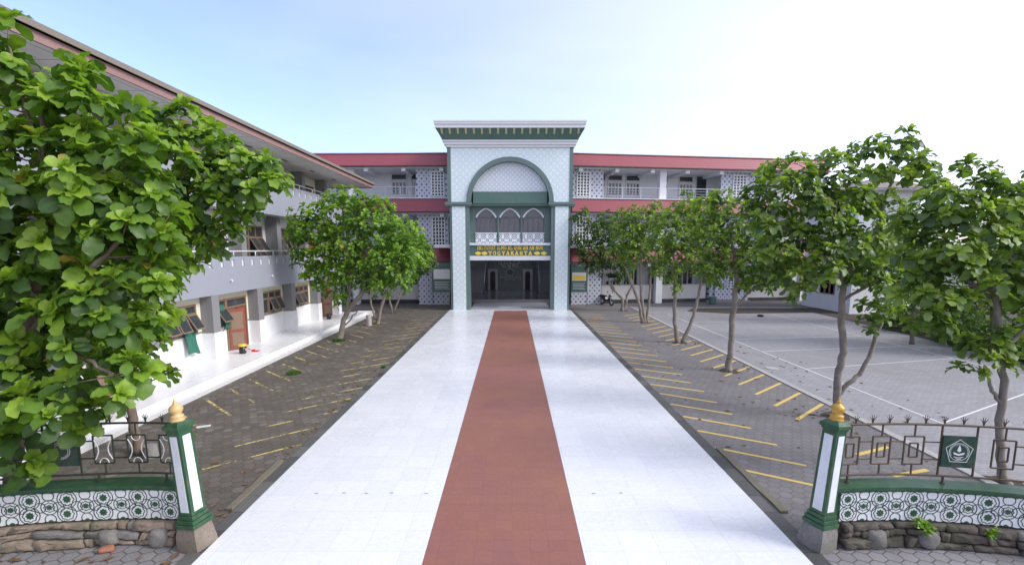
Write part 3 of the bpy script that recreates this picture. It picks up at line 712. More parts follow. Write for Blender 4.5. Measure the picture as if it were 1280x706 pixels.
def wing(P, L, screens, cols, doors, sgn_, parent):
    """screens: (u0,u1,(grid0,grid1)), cols: (u0,u1), doors: (u0,u1)"""
    for k, (a, b) in enumerate(FL):
        m = MB(); q = [(-.62, a), (-.55, a - .05), (.55, b - .05), (.55, b)]
        pr = [(-.85, a), (-.78, a - .08), (.6, a - .08), (.6, b - .06), (-.35, b)]
        n = len(pr); vs = [P(-.0 if 0 else u, w, z) for u in (0, L) for w, z in pr]
        fs = [tuple(range(n)), tuple(range(n, 2*n))[::-1]] + [(i, n + i, n + (i+1) % n, (i+1) % n) for i in range(n)]
        m.add(vs, fs); m.build('red_canopy', M['red_roof'], parent)
        m = MB(); m.box(0, L, -.9, -.852, a - .10, a - .02, P); m.build('gutter', M['dark_base'], parent)
        m = MB(); m.box(0, L, -.45, 2.6 if k < 2 else 5.0, b + .002, b + .07, P); m.build('white_coping' if k == 2 else 'balcony_floor', M['soft_white'], parent)
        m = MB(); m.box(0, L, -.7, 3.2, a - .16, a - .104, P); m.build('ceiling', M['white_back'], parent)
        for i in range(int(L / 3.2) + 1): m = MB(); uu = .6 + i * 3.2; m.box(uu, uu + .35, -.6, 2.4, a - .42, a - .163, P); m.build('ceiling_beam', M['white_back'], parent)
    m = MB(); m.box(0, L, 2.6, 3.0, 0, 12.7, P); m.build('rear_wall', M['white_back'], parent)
    m = MB(); m.box(0, L, 2.6, 10, 12.92, 13.0, P); m.build('roof_slab', M['kerb'], parent)
    for k in range(3):
        z0, z1 = FZ[k] + .04, FL[k][0] - .165
        for (u0, u1, g) in screens:
            if k == 0: z0_ = 0.0
            else: z0_ = z0
            s = MB(); gu0, gu1 = g; gz0, gz1 = z0_ + .12 if k else 1.3, z1 - .22
            s.box(u0, gu0, 0, .2, z0_, z1, P); s.box(gu1, u1, 0, .2, z0_, z1, P); s.box(gu0, gu1, 0, .2, z0_, gz0, P); s.box(gu0, gu1, 0, .2, gz1, z1, P)
            s.build('dotted_screen', M['dots'], parent); grid_window(P, gu0 + .05, gu1 - .05, gz0 + .04, gz1 - .04, 4 if gu1 - gu0 < 1.5 else 4, 8, parent)
        for (u0, u1) in cols:
            s = MB(); s.box(u0, u1, -.05, .5, z0 if k else 0, z1, P); s.build('column', M['white_wall'], parent)
        for (u0, u1) in doors:
            zt0, zt1 = (z0 + 1.95, z0 + 2.35)
            w = MB(); w.box(u0, u1, 2.56, 2.59, z0 + 1.95 - .02, zt1, P); o = w.build('transom_window', M['glass'], parent)
            f = MB(); f.box(u0 - .06, u0, 2.5, 2.585, z0 + 1.8, zt1 + .06, P); f.box(u1, u1 + .06, 2.5, 2.585, z0 + 1.8, zt1 + .06, P); f.box(u0, u1, 2.5, 2.585, zt1, zt1 + .06, P); f.build('frame', M['white_paint'], o)
            w = MB(); w.box(u0, u1, 2.56, 2.59, z0 + .62, z0 + 1.66, P); o = w.build('window', M['glass'], parent)
            f = MB(); nb = 4
            for i in range(nb + 1): uu = u0 + (u1-u0) * i / nb; f.box(uu - .045, uu + .045, 2.5, 2.56, z0 + .6, z0 + 1.7, P)
            for zz in (z0 + .6, z0 + 1.68): f.box(u0, u1, 2.5, 2.558, zz - .04, zz + .04, P)
            f.build('frame', M['white_paint'], o)
        if k:
            segs = []; us = sorted([(a, b) for a, b, _ in screens] + list(cols)); cur = 0
            for a, b in us:
                if a - cur > .5: segs.append((cur, a))
                cur = max(cur, b)
            if L - cur > .5: segs.append((cur, L))
            for a, b in segs:
                r = MB()
                for zz in (z0 + .9, z0 + .68, z0 + .46, z0 + .24): r.box(a, b, -.02, .01, zz, zz + .03, P)
                r.box(a, b, -.04, .03, z0 + .93, z0 + .98, P)
                n = max(1, int((b - a) / 1.3))
                for i in range(n + 1): uu = a + .04 + (b - a - .08) * i / n; r.box(uu - .035, uu + .035, -.03, .02, z0, z0 + .93, P)
                r.build('balcony_railing', M['grey_metal'], parent)
PR = Pwing(5.0, 42.3, math.atan2(2.2, 16))
wing(PR, 24, [(.25, 2.95, (.55, 1.75)), (13.9, 17.2, (15.0, 16.35))], [(8.1, 8.7), (22.5, 23)], [(3.3, 3.95), (4.25, 5.55), (6.0, 7.25), (9.2, 10.0), (11.2, 12.5), (18.2, 20.0)], 1, main)
PL = Pwing(-5.2, 42.3, math.pi - .02)
_p = PL; PL = lambda u, w, z: _p(u, -w, z)
wing(PL, 22, [(.35, 3.05, (.6, 1.75))], [(8.4, 8.9), (15, 15.5)], [(3.35, 4.0), (4.5, 5.8), (9.6, 11), (12, 13.2)], 1, main)
# dark slab standing in for a shaded door opening, right wing balcony
m = MB(); m.box(12.95, 13.85, 2.45, 2.55, 9.3, 11.6, PR); m.build('dark_doorway', M['glass'], main)
# ground floor of right wing: low wall, windows, doorway between dotted pillars
m = MB(); m.box(3.2, 13.3, .6, .8, .32, 1.62, PR); m.box(17.4, 24, .6, .8, .32, 1.62, PR); m.build('low_wall', M['beige_low'], main)
m = MB(); m.box(3.2, 13.3, .58, .82, 0, .318, PR); m.box(17.4, 24, .58, .82, 0, .318, PR); m.build('plinth', M['dark_base'], main)
m = MB(); m.box(3.16, 13.34, .56, .84, 1.622, 1.68, PR); m.box(17.36, 24, .56, .84, 1.622, 1.68, PR); m.build('wall_coping', M['kerb'], main)
m = MB(); m.box(7.95, 8.12, .5, .58, 0, 1.62, PR); m.build('downpipe', M['pillar'], main)
for u0 in (13.5, 16.6):
    m = MB(); m.box(u0, u0 + .75, .3, .9, 0, 3.6, PR); m.build('dotted_pillar', M['dots'], main)
m = MB(); m.box(14.3, 16.55, .9, 1.0, .2, 3.3, PR); m.build('entrance_darkness', M['glass'], main)  # dark slab stands in for the unlit inside of the entrance
m = MB(); m.box(13.6, 17.2, -.4, .25, 0, .14, PR); m.box(13.9, 16.9, -.1, .28, .142, .26, PR); m.build('entrance_step', M['concrete'], main)
for (a, b) in ((6.2, 7.3), (8.6, 10.8), (11.3, 12.9), (18.5, 20.5)):
    m = MB(); m.box(a, b, 2.46, 2.55, 1.2, 3.0, PR); o = m.build('window', M['glass'], main)
    f = MB()
    for i in range(4): uu = a + (b-a) * i / 3; f.box(uu - .05, uu + .05, 2.36, 2.46, 1.15, 3.05, PR)
    f.box(a, b, 2.38, 2.458, 3.0, 3.08, PR); f.box(a, b, 2.38, 2.458, 1.1, 1.18, PR); f.build('frame', M['white_paint'], o)
# ground floor of left wing
m = MB(); m.box(3.0, 9.6, 1.2, 1.4, .32, 1.70, PL); m.build('low_wall', M['beige_low'], main)
m = MB(); m.box(3.0, 9.6, 1.18, 1.42, 0, .318, PL); m.build('plinth', M['dark_base'], main)
for (a, b) in ((3.1, 5.2), (5.6, 7.4)):
    m = MB(); m.box(a, b, 2.46, 2.55, 1.5, 3.2, PL); o = m.build('window', M['glass'], main)
    f = MB()
    for i in range(5): uu = a + (b-a) * i / 4; f.box(uu - .05, uu + .05, 2.36, 2.46, 1.45, 3.2, PL)
    f.build('frame', M['beige_low'], o)
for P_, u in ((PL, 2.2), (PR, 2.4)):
    m = MB(); m.box(.4, u + .6, 1.5, 2.4, 0, 3.6, P_); m.build('alcove_darkness', M['hall_grey'], main)  # solid dark block, its colour stands in for the alcove's shade

# banners on both sides of the tower
def banner(x0, x1, z0, z1, y, flip, label):
    b = empty('banner_stand', ((x0+x1)/2, y, 0))
    tag(b, label, 'banner', 'banners beside the entrance tower')
    m = MB(); m.box(x0, x1, y, y + .03, z0, z1); m.build('banner_sheet', M['deep_green'], b)
    m = MB(); m.box(x0 + .08, x1 - .08, y - .006, y - .001, z0 + (z1-z0)*.45, z0 + (z1-z0)*.78); m.build('text_panel', M['white_paint'], b)
    m = MB()
    for i in range(5): zz = z0 + (z1-z0) * (.12 + .055 * i); m.box(x0 + .15, x1 - .15 - .1 * (i % 2), y - .006, y - .001, zz, zz + .04)
    m.build('text_lines', M['soft_white'], b)
    if flip: m = MB(); m.box(x0 + .15, x1 - .15, y - .012, y - .007, z0 + (z1-z0)*.50, z0 + (z1-z0)*.66); m.build('yellow_patch', M['yellow'], b)
    else:
        m = MB(); n = 12
        for i in range(5): xx = x0 + .15 + (x1-x0-.3) * i / 4; m.poly([(xx + .12*math.cos(2*math.pi*j/n), z1 - .22 + .12*math.sin(2*math.pi*j/n)) for j in range(n)], lambda p: (p[0], y - .008, p[1]), lambda p: (p[0], y - .002, p[1]))
        m.build('scallop_pattern', M['tower_green'], b)
    m = MB(); m.box(x0 - .05, x0 + .002, y + .035, y + .08, 0, z1); m.box(x1 - .002, x1 + .05, y + .035, y + .08, 0, z1); m.box(x0-.05, x1+.05, y + .035, y + .08, z1, z1 + .04); m.build('stand_frame', M['dark_base'], b)
banner(-6.7, -5.15, 1.25, 3.75, 40.6, False, 'green banner with pale text panel left of the tower')
banner(5.0, 6.35, 1.25, 3.4, 40.6, True, 'pale green banner with yellow patch right of the tower')

# ================================================================== LEFT BUILDING
lb = empty('classroom_block', (-12.4, 20, 0))
tag(lb, 'long three storey classroom block with grey balconies and wide white eaves left of the walkway', 'building')
XF = -12.4; XW1 = -12.9; XW2 = -13.65; Y0, Y1 = -6.0, 35.6
BZ = 3.0
m = MB(); m.box(-19, -10.72, Y0, 35.0, 0, .30); m.build('terrace', M['terrace'], lb, bevel=.01)
m = MB(); m.box(-10.75, -10.40, Y0, 35.0, -.01, .14); m.build('terrace_step', M['terrace'], lb, bevel=.008)
m = MB(); m.box(-11.6, -10.3, 35.003, 35.7, 0, .30); m.build('end_step', M['white_wall'], lb)
P1 = lambda u, w, z: (XW1 + w, u, z)       # ground-floor wall plane, w outwards
P2 = lambda u, w, z: (XW2 + w, u, z)
coly = [1.7 + 3.6 * k for k in range(10)]     # 1.7 ... 34.1
def open_sash(m, g, P, u0, u1, z0, z1, ang, t=.05):
    c, s = math.cos(ang), math.sin(ang)
    Q = lambda u, w, z: P(u, .06 + w * c + (z1 - z) * s, z1 - (z1 - z) * c + w * s)
    m.box(u0, u0 + t, 0, .04, z0, z1, Q); m.box(u1 - t, u1, 0, .04, z0, z1, Q); m.box(u0 + t, u1 - t, 0, .04, z0, z0 + t, Q); m.box(u0 + t, u1 - t, 0, .04, z1 - t, z1, Q)
    g.box(u0 + t, u1 - t, .015, .022, z0 + t, z1 - t, Q)
def window(P, u0, u1, z0, z1, n, parent, openings=(), ang=R(28), frosted=False):
    zt = z1 - (z1 - z0) * .32; f = MB(); g = MB(); w = .045
    f.box(u0, u0 + 2*w, -.04, .07, z0, z1, P); f.box(u1 - 2*w, u1, -.04, .07, z0, z1, P)
    for i in range(1, n): uu = u0 + (u1-u0) * i / n; f.box(uu - w, uu + w, -.04, .065, z0 + .08, z1 - .08, P)
    for zz in (z0 + .04, zt, z1 - .04): f.box(u0 + 2*w, u1 - 2*w, -.04, .06, zz - .04, zz + .04, P)
    for i in range(n):
        a = u0 + (u1-u0) * i / n + w; b = u0 + (u1-u0) * (i+1) / n - w
        g.box(a, b, -.01, 0, zt + .04, z1 - .08, P)
        if i in openings: open_sash(f, g, P, a, b, z0 + .07, zt - .04, ang * random.uniform(.7, 1.2))
        else: f.box(a, a + .05, .0, .05, z0 + .08, zt - .04, P); f.box(b - .05, b, .0, .05, z0 + .08, zt - .04, P); g.box(a + .05, b - .05, -.01, 0, z0 + .08, zt - .04, P)
    bk = f.build('window', M['wood'], parent); g.build('pane', M['glass'], bk)
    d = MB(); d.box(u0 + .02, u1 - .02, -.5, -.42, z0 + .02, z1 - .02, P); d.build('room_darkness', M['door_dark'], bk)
    return bk
def wall_with_holes(P, ya, yb, z0, z1, holes, th=.25):
    m = MB(); cur = ya
    for (a, b, c, d) in sorted(holes):
        m.box(cur, a, -th, 0, z0, z1, P)
        if c > z0: m.box(a, b, -th, 0, z0, c, P)
        if d < z1: m.box(a, b, -th, 0, d, z1, P)
        cur = b
    m.box(cur, yb, -th, 0, z0, z1, P); return m
# ground floor
kinds = ['w', 'w', 'w', 'd', 'w', 'd', 'w', 'w', 'd']      # bay k lies between coly[k]+.5 and coly[k+1]
holes_lo = []; holes_hi = []; items = []
for k in range(9):
    a = coly[k] + .5; b = coly[k+1]
    if kinds[k] == 'w': items.append(('w', a + .75, b - .35, 1.52, 2.68)); holes_hi.append((a + .75, b - .35, 1.52, 2.68))
    else:
        items.append(('d', a + .95, b - .15, .30, 2.68)); holes_lo.append((a + 1.7, b - .25, .30, 1.5)); holes_hi.append((a + .4, b - .25, 1.52, 2.68)) 
wall_with_holes(P1, Y0, Y1, .30, 1.44, [(a, b, .30, 1.44) for a, b, c, d in holes_lo]).build('lower_wall', M['white_wall'], lb)
wall_with_holes(P1, Y0, Y1, 1.50, BZ, holes_hi).build('upper_wall', M['cream'], lb)
m = MB(); cur = Y0
for a, b, c, d in holes_lo: m.box(cur, a, -.25, .03, 1.442, 1.498, P1); cur = b
m.box(cur, Y1, -.25, .03, 1.442, 1.498, P1); m.build('green_sill', M['green_sill'], lb)
def cloth(u0, u1, z0, z1, P, w0, w1, name, parent, seed=0):
    r = random.Random(seed); m = MB(); nu, nz = 10, 10; vs = []
    for t_ in (0, .012):
        for j in range(nz + 1):
            for i in range(nu + 1):
                s = i / nu; t = j / nz; wid = 1 - .25 * math.sin(t * math.pi)
                u = u0 + (u1-u0) * (.5 + (s - .5) * wid + .12 * (1-t) * (1 if seed % 2 else -1))
                vs.append(P(u, w0 + (w1-w0) * (1 - t) + .035 * math.sin(s * 17 + seed) + t_, z0 + (z1-z0) * t - .06 * math.sin(s * 5 + seed) * (1-t)))
    N = (nu+1)*(nz+1); fs = []
    for j in range(nz):
        for i in range(nu):
            a = j*(nu+1)+i; fs += [(a, a+1, a+nu+2, a+nu+1), (N+a, N+a+nu+1, N+a+nu+2, N+a+1)]
    m.add(vs, fs); return m.build(name, M['cloth_green'], parent, smooth=True)
for k, it in enumerate(items):
    _, a, b, z0, z1 = it
    if it[0] == 'w':
        w = window(P1, a, b, z0, z1, 3, lb, openings=(0, 1, 2) if k in (4,) else ((1, 2) if k in (6,) else (0, 1)))
        if k == 4: cloth(a + 1.0, a + 1.7, .75, 1.75, P1, .12, .22, 'curtain', w, 3); cloth(a + .1, a + .7, 1.5, 2.4, P1, -.1, -.05, 'curtain', w, 4)
    else:
        ua = coly[k] + .9; ub = coly[k+1] - .25
        w = window(P1, ua, ua + .8, 1.52, 2.68, 1, lb, openings=(0,))
        d = MB(); d.box(ua + .8, ua + .88, -.06, .07, .30, 2.68, P1); d.box(ub - .08, ub, -.06, .07, .30, 2.68, P1); d.box(ua + .88, ub - .08, -.06, .07, 2.6, 2.68, P1); d.box(ua + .88, ub - .08, -.05, .06, 2.22, 2.3, P1)
        fr = d.build('door', M['wood'], lb)
        d = MB(); d.box(ua + .88, ub - .08, -.02, -.01, 2.3, 2.6, P1); d.build('fanlight', M['glass'], fr)
        Q = lambda u, w_, z: P1(ua + .9 + (u * math.cos(R(35))) - w_ * math.sin(R(35)), .05 + u * math.sin(R(35)) + w_ * math.cos(R(35)), z)
        d = MB(); d.box(0, .72, 0, .045, .33, 2.2, Q)
        lf = d.build('door_leaf', M['door_red'], fr)
        d = MB(); d.box(.1, .62, .046, .056, .5, 1.1, Q); d.box(.1, .62, .046, .056, 1.25, 2.05, Q); d.build('panel', M['wood'], lf)
        d = MB(); d.box(ub - .75, ub - .09, -.02, .03, .33, 2.2, P1); d.build('door_leaf', M['door_red'], fr)
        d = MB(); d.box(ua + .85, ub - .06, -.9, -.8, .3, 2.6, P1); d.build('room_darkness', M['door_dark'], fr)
        if k == 5: cloth(ua + .1, ua + .6, 1.65, 2.45, P1, .1, .12, 'curtain', w, 1); cloth(ua + .35, ua + .9, 1.35, 1.7, P1, .2, .15, 'curtain', w, 2)
for y in coly:                                              # ground-floor columns
    m = MB(); m.box(XW1 + .002, XF, y, y + .5, 1.42, 2.978); o = m.build('column', M['pillar'], lb)
    m = MB(); m.box(XW1 + .001, XF + .03, y - .03, y + .53, .302, 1.418); m.build('column_base', M['white_wall'], o)
# upper floors
levels = [(2.98, 4.55, 6.62), (6.65, 8.33, 9.60)]
for li, (zb, zp, zc) in enumerate(levels):
    fz = zb + .38
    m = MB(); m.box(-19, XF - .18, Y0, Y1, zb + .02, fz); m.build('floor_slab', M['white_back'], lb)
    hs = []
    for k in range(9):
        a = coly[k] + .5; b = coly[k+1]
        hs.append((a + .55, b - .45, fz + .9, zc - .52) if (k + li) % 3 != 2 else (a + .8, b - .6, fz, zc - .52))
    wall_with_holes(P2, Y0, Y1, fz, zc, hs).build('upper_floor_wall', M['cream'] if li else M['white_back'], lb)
    for k, h in enumerate(hs):
        if h[2] > fz: window(P2, *h, 3, lb, openings=(0, 2) if k % 2 else (1, 2), ang=R(32))
        else:
            d = MB(); d.box(h[0], h[0] + .08, -.06, .05, h[2], h[3], P2); d.box(h[1] - .08, h[1], -.06, .05, h[2], h[3], P2); d.box(h[0] + .08, h[1] - .08, -.06, .05, h[3] - .08, h[3], P2)
            fr = d.build('door', M['wood'], lb); d = MB(); d.box(h[0] + .08, h[1] - .08, -.04, .01, h[2] + .02, h[3] - .08, P2); d.build('door_leaf', M['door_red'], fr)
    for y in coly:
        m = MB(); m.box(XW2 + .002, XF - .6, y, y + .45, fz + .002, zc - .002); m.build('upper_column', M['pillar'], lb)
    # parapet with a row of slots
    m = MB(); sl0, sl1 = zp - .42, zp - .12
    m.box(XF - .17, XF, Y0, Y1, zb, sl0); m.box(XF - .17, XF, Y0, Y1, sl1, zp)
    y = Y0; ys = []
    while y < Y1 - .8: m.box(XF - .17, XF, y, y + .61, sl0 + .0005, sl1 - .0005); ys.append(y + .61); y += .81
    m.box(XF - .17, XF, y, Y1, sl0 + .0005, sl1 - .0005)
    p = m.build('parapet', M['lavender'], lb)
    m = MB(); m.box(XF - .12, XF - .05, Y0, Y1, sl0 - .02 + .021, sl1 - .001); m.build('slot_backing', M['white_paint'], p)
    m = MB(); m.tube([(XF - .1, Y0, zp + .24), (XF - .1, Y1, zp + .24)], .035, 8)
    for y in coly: m.tube([(XF - .1, y + .25, zp), (XF - .1, y + .25, zp + .24)], .03, 6); m.tube([(XF - .1, y + 2, zp), (XF - .1, y + 2, zp + .24)], .02, 6)
    m.build('handrail', M['white_paint'], p, smooth=True)
    for i in range(5):
        yy = coly[4] + 1.4 + i * 3.6; m = MB(); m.tube([(XF + .001, yy, zb + .55), (XF + .09, yy, zb + .57), (XF + .12, yy, zb + .5)], .03, 6); m.build('drain_spout', M['white_paint'], p)
# end wall towards the main building
m = MB(); m.box(-19, XW2 - .26, Y1 - .25, Y1, .3, 9.6); m.build('end_wall', M['white_back'], lb)
# eaves
ZE = 9.62
m = MB(); m.box(-19.5, -10.84, Y0, 38.1, ZE, ZE + .05); m.build('soffit', M['soffit'], lb)
m = MB(); m.box(-10.838, -10.78, Y0, 38.15, ZE - .06, ZE + .17); m.box(-19.5, -10.84, 38.102, 38.15, ZE - .06, ZE + .17); m.build('fascia_board', M['fascia_pink'], lb)
m = MB(); m.add([(-10.70, Y0, ZE + .18), (-10.70, 38.3, ZE + .18), (-15.4, 33.6, ZE + 2.3), (-15.4, Y0, ZE + 2.3), (-20.1, 38.3, ZE + .18), (-20.1, Y0, ZE + .18)],
                [(0, 1, 2, 3), (2, 1, 4), (3, 2, 4, 5), (0, 3, 5), (0, 5, 4, 1)]); m.build('roof', M['roof_brown'], lb)
m = MB(); m.box(-10.83, -10.66, Y0, 38.3, ZE + .18, ZE + .33); m.build('roof_edge_tiles', M['edge_brown'], lb)
for i in range(7):
    yy = 12 + i * 3.6; m = MB(); m.box(-12.3, -12.15, yy, yy + .5, ZE - .03, ZE - .002); m.build('soffit_vent', M['pillar'], lb)

# bucket and dustpan on the terrace
bk = empty('waste_bin', (-11.95, 20.9, .30)); tag(bk, 'small black bin with yellow lid on the white terrace by the open red door', 'bin')
m = MB(); m.lathe([(.12, 0), (.14, .02), (.16, .33)], (-11.95, 20.9, .30), 16); m.build('bin_body', M['black'], bk, smooth=True)
m = MB(); m.lathe([(.175, .33), (.18, .36), (.15, .42), (.02, .44)], (-11.95, 20.9, .30), 16); m.build('lid', M['yellow_plastic'], bk, auto=40)
m = MB(); m.box(-11.96, -11.77, 20.85, 20.86, .45, .55); m.build('sticker', M['white_paint'], bk)
dp = MB(); dp.box(-11.75, -11.5, 21.25, 21.5, .305, .32); dp.box(-11.75, -11.73, 21.25, 21.5, .32, .38); dp.tube([(-11.75, 21.37, .35), (-12.0, 21.4, .40)], .015, 6)
tag(dp.build('dustpan', M['red_plastic']), 'red plastic dustpan lying beside the yellow lidded bin', 'dustpan')
bk2 = empty('waste_bin', (-12.1, 31.4, .30)); tag(bk2, 'small black bucket without lid by the farther classroom door', 'bin')
m = MB(); m.lathe([(.13, 0), (.17, .36), (.15, .36), (.12, .05)], (-12.1, 31.4, .30), 14); m.build('bin_body', M['black'], bk2, smooth=True)

# ================================================================== RIGHT BUILDING beyond the court
rb = empty('court_side_block', (27, 30, 0)); tag(rb, 'white building with tan eaves mostly hidden behind the trees beyond the court', 'building')
m = MB(); m.box(25.5, 30, 36, 42, 0, 9.1); m.build('wall', M['white_wall'], rb)
m = MB(); m.box(24.4, 31, 35, 43, 9.1, 9.18); m.build('soffit', M['soffit'], rb)
m = MB(); m.add([(24.3, 34.9, 9.19), (31.1, 34.9, 9.19), (31.1, 43.1, 9.19), (24.3, 43.1, 9.19), (27.7, 37.5, 10.2), (27.7, 40.5, 10.2)], [(0, 3, 2, 1), (0, 1, 4), (1, 2, 5, 4), (2, 3, 5), (3, 0, 4, 5)]); m.build('roof', M['roof_brown'], rb)
for lv in (.3, 3.4, 6.6):
    m = MB(); m.box(24.6, 25.49, 36, 42, lv + 2.8 - .0, lv + 3.0); m.build('balcony_slab', M['white_wall'], rb) if lv < 6 else None
    for i in range(1):
        y = 37.8; w = window(lambda u, ww, z: (25.5 - ww, u, z), y, y + 1.8, lv + 1.0, lv + 2.4, 3, rb)

# ================================================================== FENCES
def catmull(P, n=8):
    P = [Vector(p) for p in P]; out = []
    for i in range(len(P) - 1):
        a = P[max(i-1, 0)]; b = P[i]; c = P[i+1]; d = P[min(i+2, len(P)-1)]
        for j in range(n):
            t = j / n; out.append(.5 * ((2*b) + (c-a)*t + (2*a-5*b+4*c-d)*t*t + (-a+3*b-3*c+d)*t**3))
    out.append(P[-1]); return out
class Path:
    """plan curve; at(s, off) = point s metres along and off metres towards the street"""
    def __init__(s, pts):
        s.p = catmull([(x, y, 0) for x, y in pts], 10); s.L = [0]
        for a, b in zip(s.p, s.p[1:]): s.L.append(s.L[-1] + (b-a).length)
        s.len = s.L[-1]
    def at(s, d, off=0, z=0):
        d = min(max(d, 0), s.len - 1e-6)
        i = max(0, np.searchsorted(s.L, d, side='right') - 1); i = min(i, len(s.p) - 2)
        a, b = s.p[i], s.p[i+1]; t = (d - s.L[i]) / (s.L[i+1] - s.L[i]); q = a.lerp(b, t); e = (b - a).normalized()
        n = Vector((e.y, -e.x, 0)); n = n if n.y < 0 else -n
        return (q.x + n.x * off, q.y + n.y * off, z)
def strip(mb, path, s0, s1, o0, o1, z0, z1, n=40):
    vs = []
    for i in range(n + 1):
        s = s0 + (s1-s0) * i / n
        vs += [path.at(s, o0, z0), path.at(s, o1, z0), path.at(s, o1, z1), path.at(s, o0, z1)]
    fs = []
    for i in range(n):
        for j in range(4): fs.append((i*4+j, i*4+(j+1) % 4, (i+1)*4+(j+1) % 4, (i+1)*4+j))
    fs += [(0, 3, 2, 1), (n*4, n*4+1, n*4+2, n*4+3)]
    mb.add(vs, fs)
def rock(mb, c, sx, sy, sz, seed, ang=0, e=.75):
    r = random.Random(seed); n, k = 14, 8; vs = []; ph = [r.uniform(0, 6) for _ in range(6)]
    for i in range(k + 1):
        th = math.pi * i / k
        for j in range(n):
            p = 2 * math.pi * j / n
            x, y, z = math.sin(th)*math.cos(p), math.sin(th)*math.sin(p), math.cos(th)
            sg = lambda v: math.copysign(abs(v) ** e, v)
            w = 1 + .10 * math.sin(3*x + ph[0]) * math.cos(2.5*y + ph[1]) + .08 * math.sin(5*z + ph[2] + 3*x) + .04 * math.sin(9*x + 7*y + ph[3])
            X, Y, Z = sg(x)*sx*w, sg(y)*sy*w, sg(z)*sz*w
            vs.append((c[0] + X*math.cos(ang) - Y*math.sin(ang), c[1] + X*math.sin(ang) + Y*math.cos(ang), c[2] + Z))
    fs = []
    for i in range(k):
        for j in range(n): fs.append((i*n+j, (i+1)*n+j, (i+1)*n+(j+1) % n, i*n+(j+1) % n))
    mb.add(vs, fs)
def star(c, r, q=.72, n=8, rot=0):
    return [(c[0] + (r if i % 2 == 0 else r*q) * math.cos(math.pi*i/n + rot), c[1] + (r if i % 2 == 0 else r*q) * math.sin(math.pi*i/n + rot)) for i in range(2*n)]
def fence(path, sgn, label, iron, stone, mort, emblem_s, rects, posts_s, curl):
    f = empty('boundary_fence', path.at(0)); tag(f, label, 'fence', 'curved boundary fences beside the walkway')
    L = path.len; W0, W1 = .40, .95
    # stones
    m = MB(); strip(m, path, 0, L, -.12, .04, -.05, W0 - .005); m.build('stone_core', mort, f)
    m = MB(); strip(m, path, 0, L, .04, .14, -.05, .05); m.build('stone_footing', mort, f)
    r = random.Random(11 if sgn < 0 else 23); cnt = 0
    H = W0 - .005; ph = [r.uniform(0, 6) for _ in range(4)]
    def bound(k, s): return [0, H * .36 + .045 * math.sin(s * 2.1 + ph[0]) + .02 * math.sin(s * 5.3), H * .68 + .035 * math.sin(s * 1.7 + ph[1]) + .015 * math.sin(s * 6.1), H][k]
    for row in range(3):
        s = .24 + r.uniform(0, .2)
        s = .24
        while s < L - .1:
            w = min(r.choice([.14, .28, .4, .55, .75]) * r.uniform(.85, 1.2), L - s); k0 = row; k1 = row + 1
            sl = r.uniform(-.06, .06); nn = max(4, int(w / .06)); g = .008
            out = [(s + g + (w - 2*g) * i / nn, bound(k0, s + w * i / nn) + g + r.uniform(-.004, .006)) for i in range(nn + 1)] + \
                  [(s + g + sl + (w - 2*g) * i / nn, bound(k1, s + w * i / nn) - g - r.uniform(-.004, .006)) for i in range(nn, -1, -1)]
            cxs = sum(p[0] for p in out) / len(out); czs = sum(p[1] for p in out) / len(out); dep = r.uniform(.10, .17) + .05 * (2 - row) * .5
            q = MB(); n = len(out); vs = []
            tl = r.uniform(-.25, .25); tz = r.uniform(-.5, .1)
            for (sc, o_) in ((1, .02), (1, dep - .035), (.93, dep - .01), (.6, dep), (.25, dep + .004)):
                for p in out:
                    a_, z_ = cxs + (p[0] - cxs) * (1 - (1 - sc) * min(1, .12 / w)) if sc > .9 else cxs + (p[0] - cxs) * sc, czs + (p[1] - czs) * sc
                    d = o_ + (0 if o_ < .05 else (tl * (a_ - cxs) * .2 + tz * (z_ - czs) * .3 + .010 * math.sin(a_ * 23 + z_ * 31 + cnt) + .007 * math.sin(a_ * 51 + z_ * 13)))
                    vs.append(path.at(a_, d, z_))
            fs = [(k*n + i, k*n + (i+1) % n, (k+1)*n + (i+1) % n, (k+1)*n + i) for k in range(4) for i in range(n)] + [tuple(range(4*n, 5*n))]
            q.add(vs, fs); so = q.build('stone', M['stone_grey'] if r.random() < .16 else stone, f, smooth=True)
            cnt += 1; s += w
    for sb, rz_ in ((.5, .17), (1.35, .15), (3.1, .19)):
        q = MB(); rock(q, path.at(sb + (.3 if sgn > 0 else 0), .15, .15), .15, .10, rz_, cnt + 9, r.uniform(-.2, .2), .75); q.build('boulder', M['stone_grey'], f, smooth=True); cnt += 1
    # wall and cap
    m = MB(); strip(m, path, 0, L, -.10, .02, W0, W1); m.build('low_wall', M['post_green'], f)
    m = MB(); strip(m, path, 0, L, -.26, .075, W1 + .002, W1 + .055); strip(m, path, 0, L, -.2, .05, W1 - .03, W1); m.build('wall_cap', M['post_green'], f)
    # ornament panel: white rosette field, green stars, dark interlaced lines
    U = .56; S0 = .22; toXY = lambda o: (lambda p: path.at(p[0], o, p[1])); zz0, zz1 = W0 + .005, W1 - .035
    hgt = zz1 - zz0
    m = MB(); n = 420; top = []; bot = []
    for i in range(n + 1):
        s = S0 + (L - S0) * i / n; top.append((s, zz1 - .022 + .02 * abs(math.sin(s / U * math.pi * 4)))); bot.append((s, zz0 + .022 - .02 * abs(math.sin(s / U * math.pi * 4))))
    m.ring(top, bot, toXY(.0205), toXY(.034), closed=False)
    panel = m.build('ornament_panel', M['white_paint'], f)
    m = MB(); k = 0; lines = MB(); step = 0
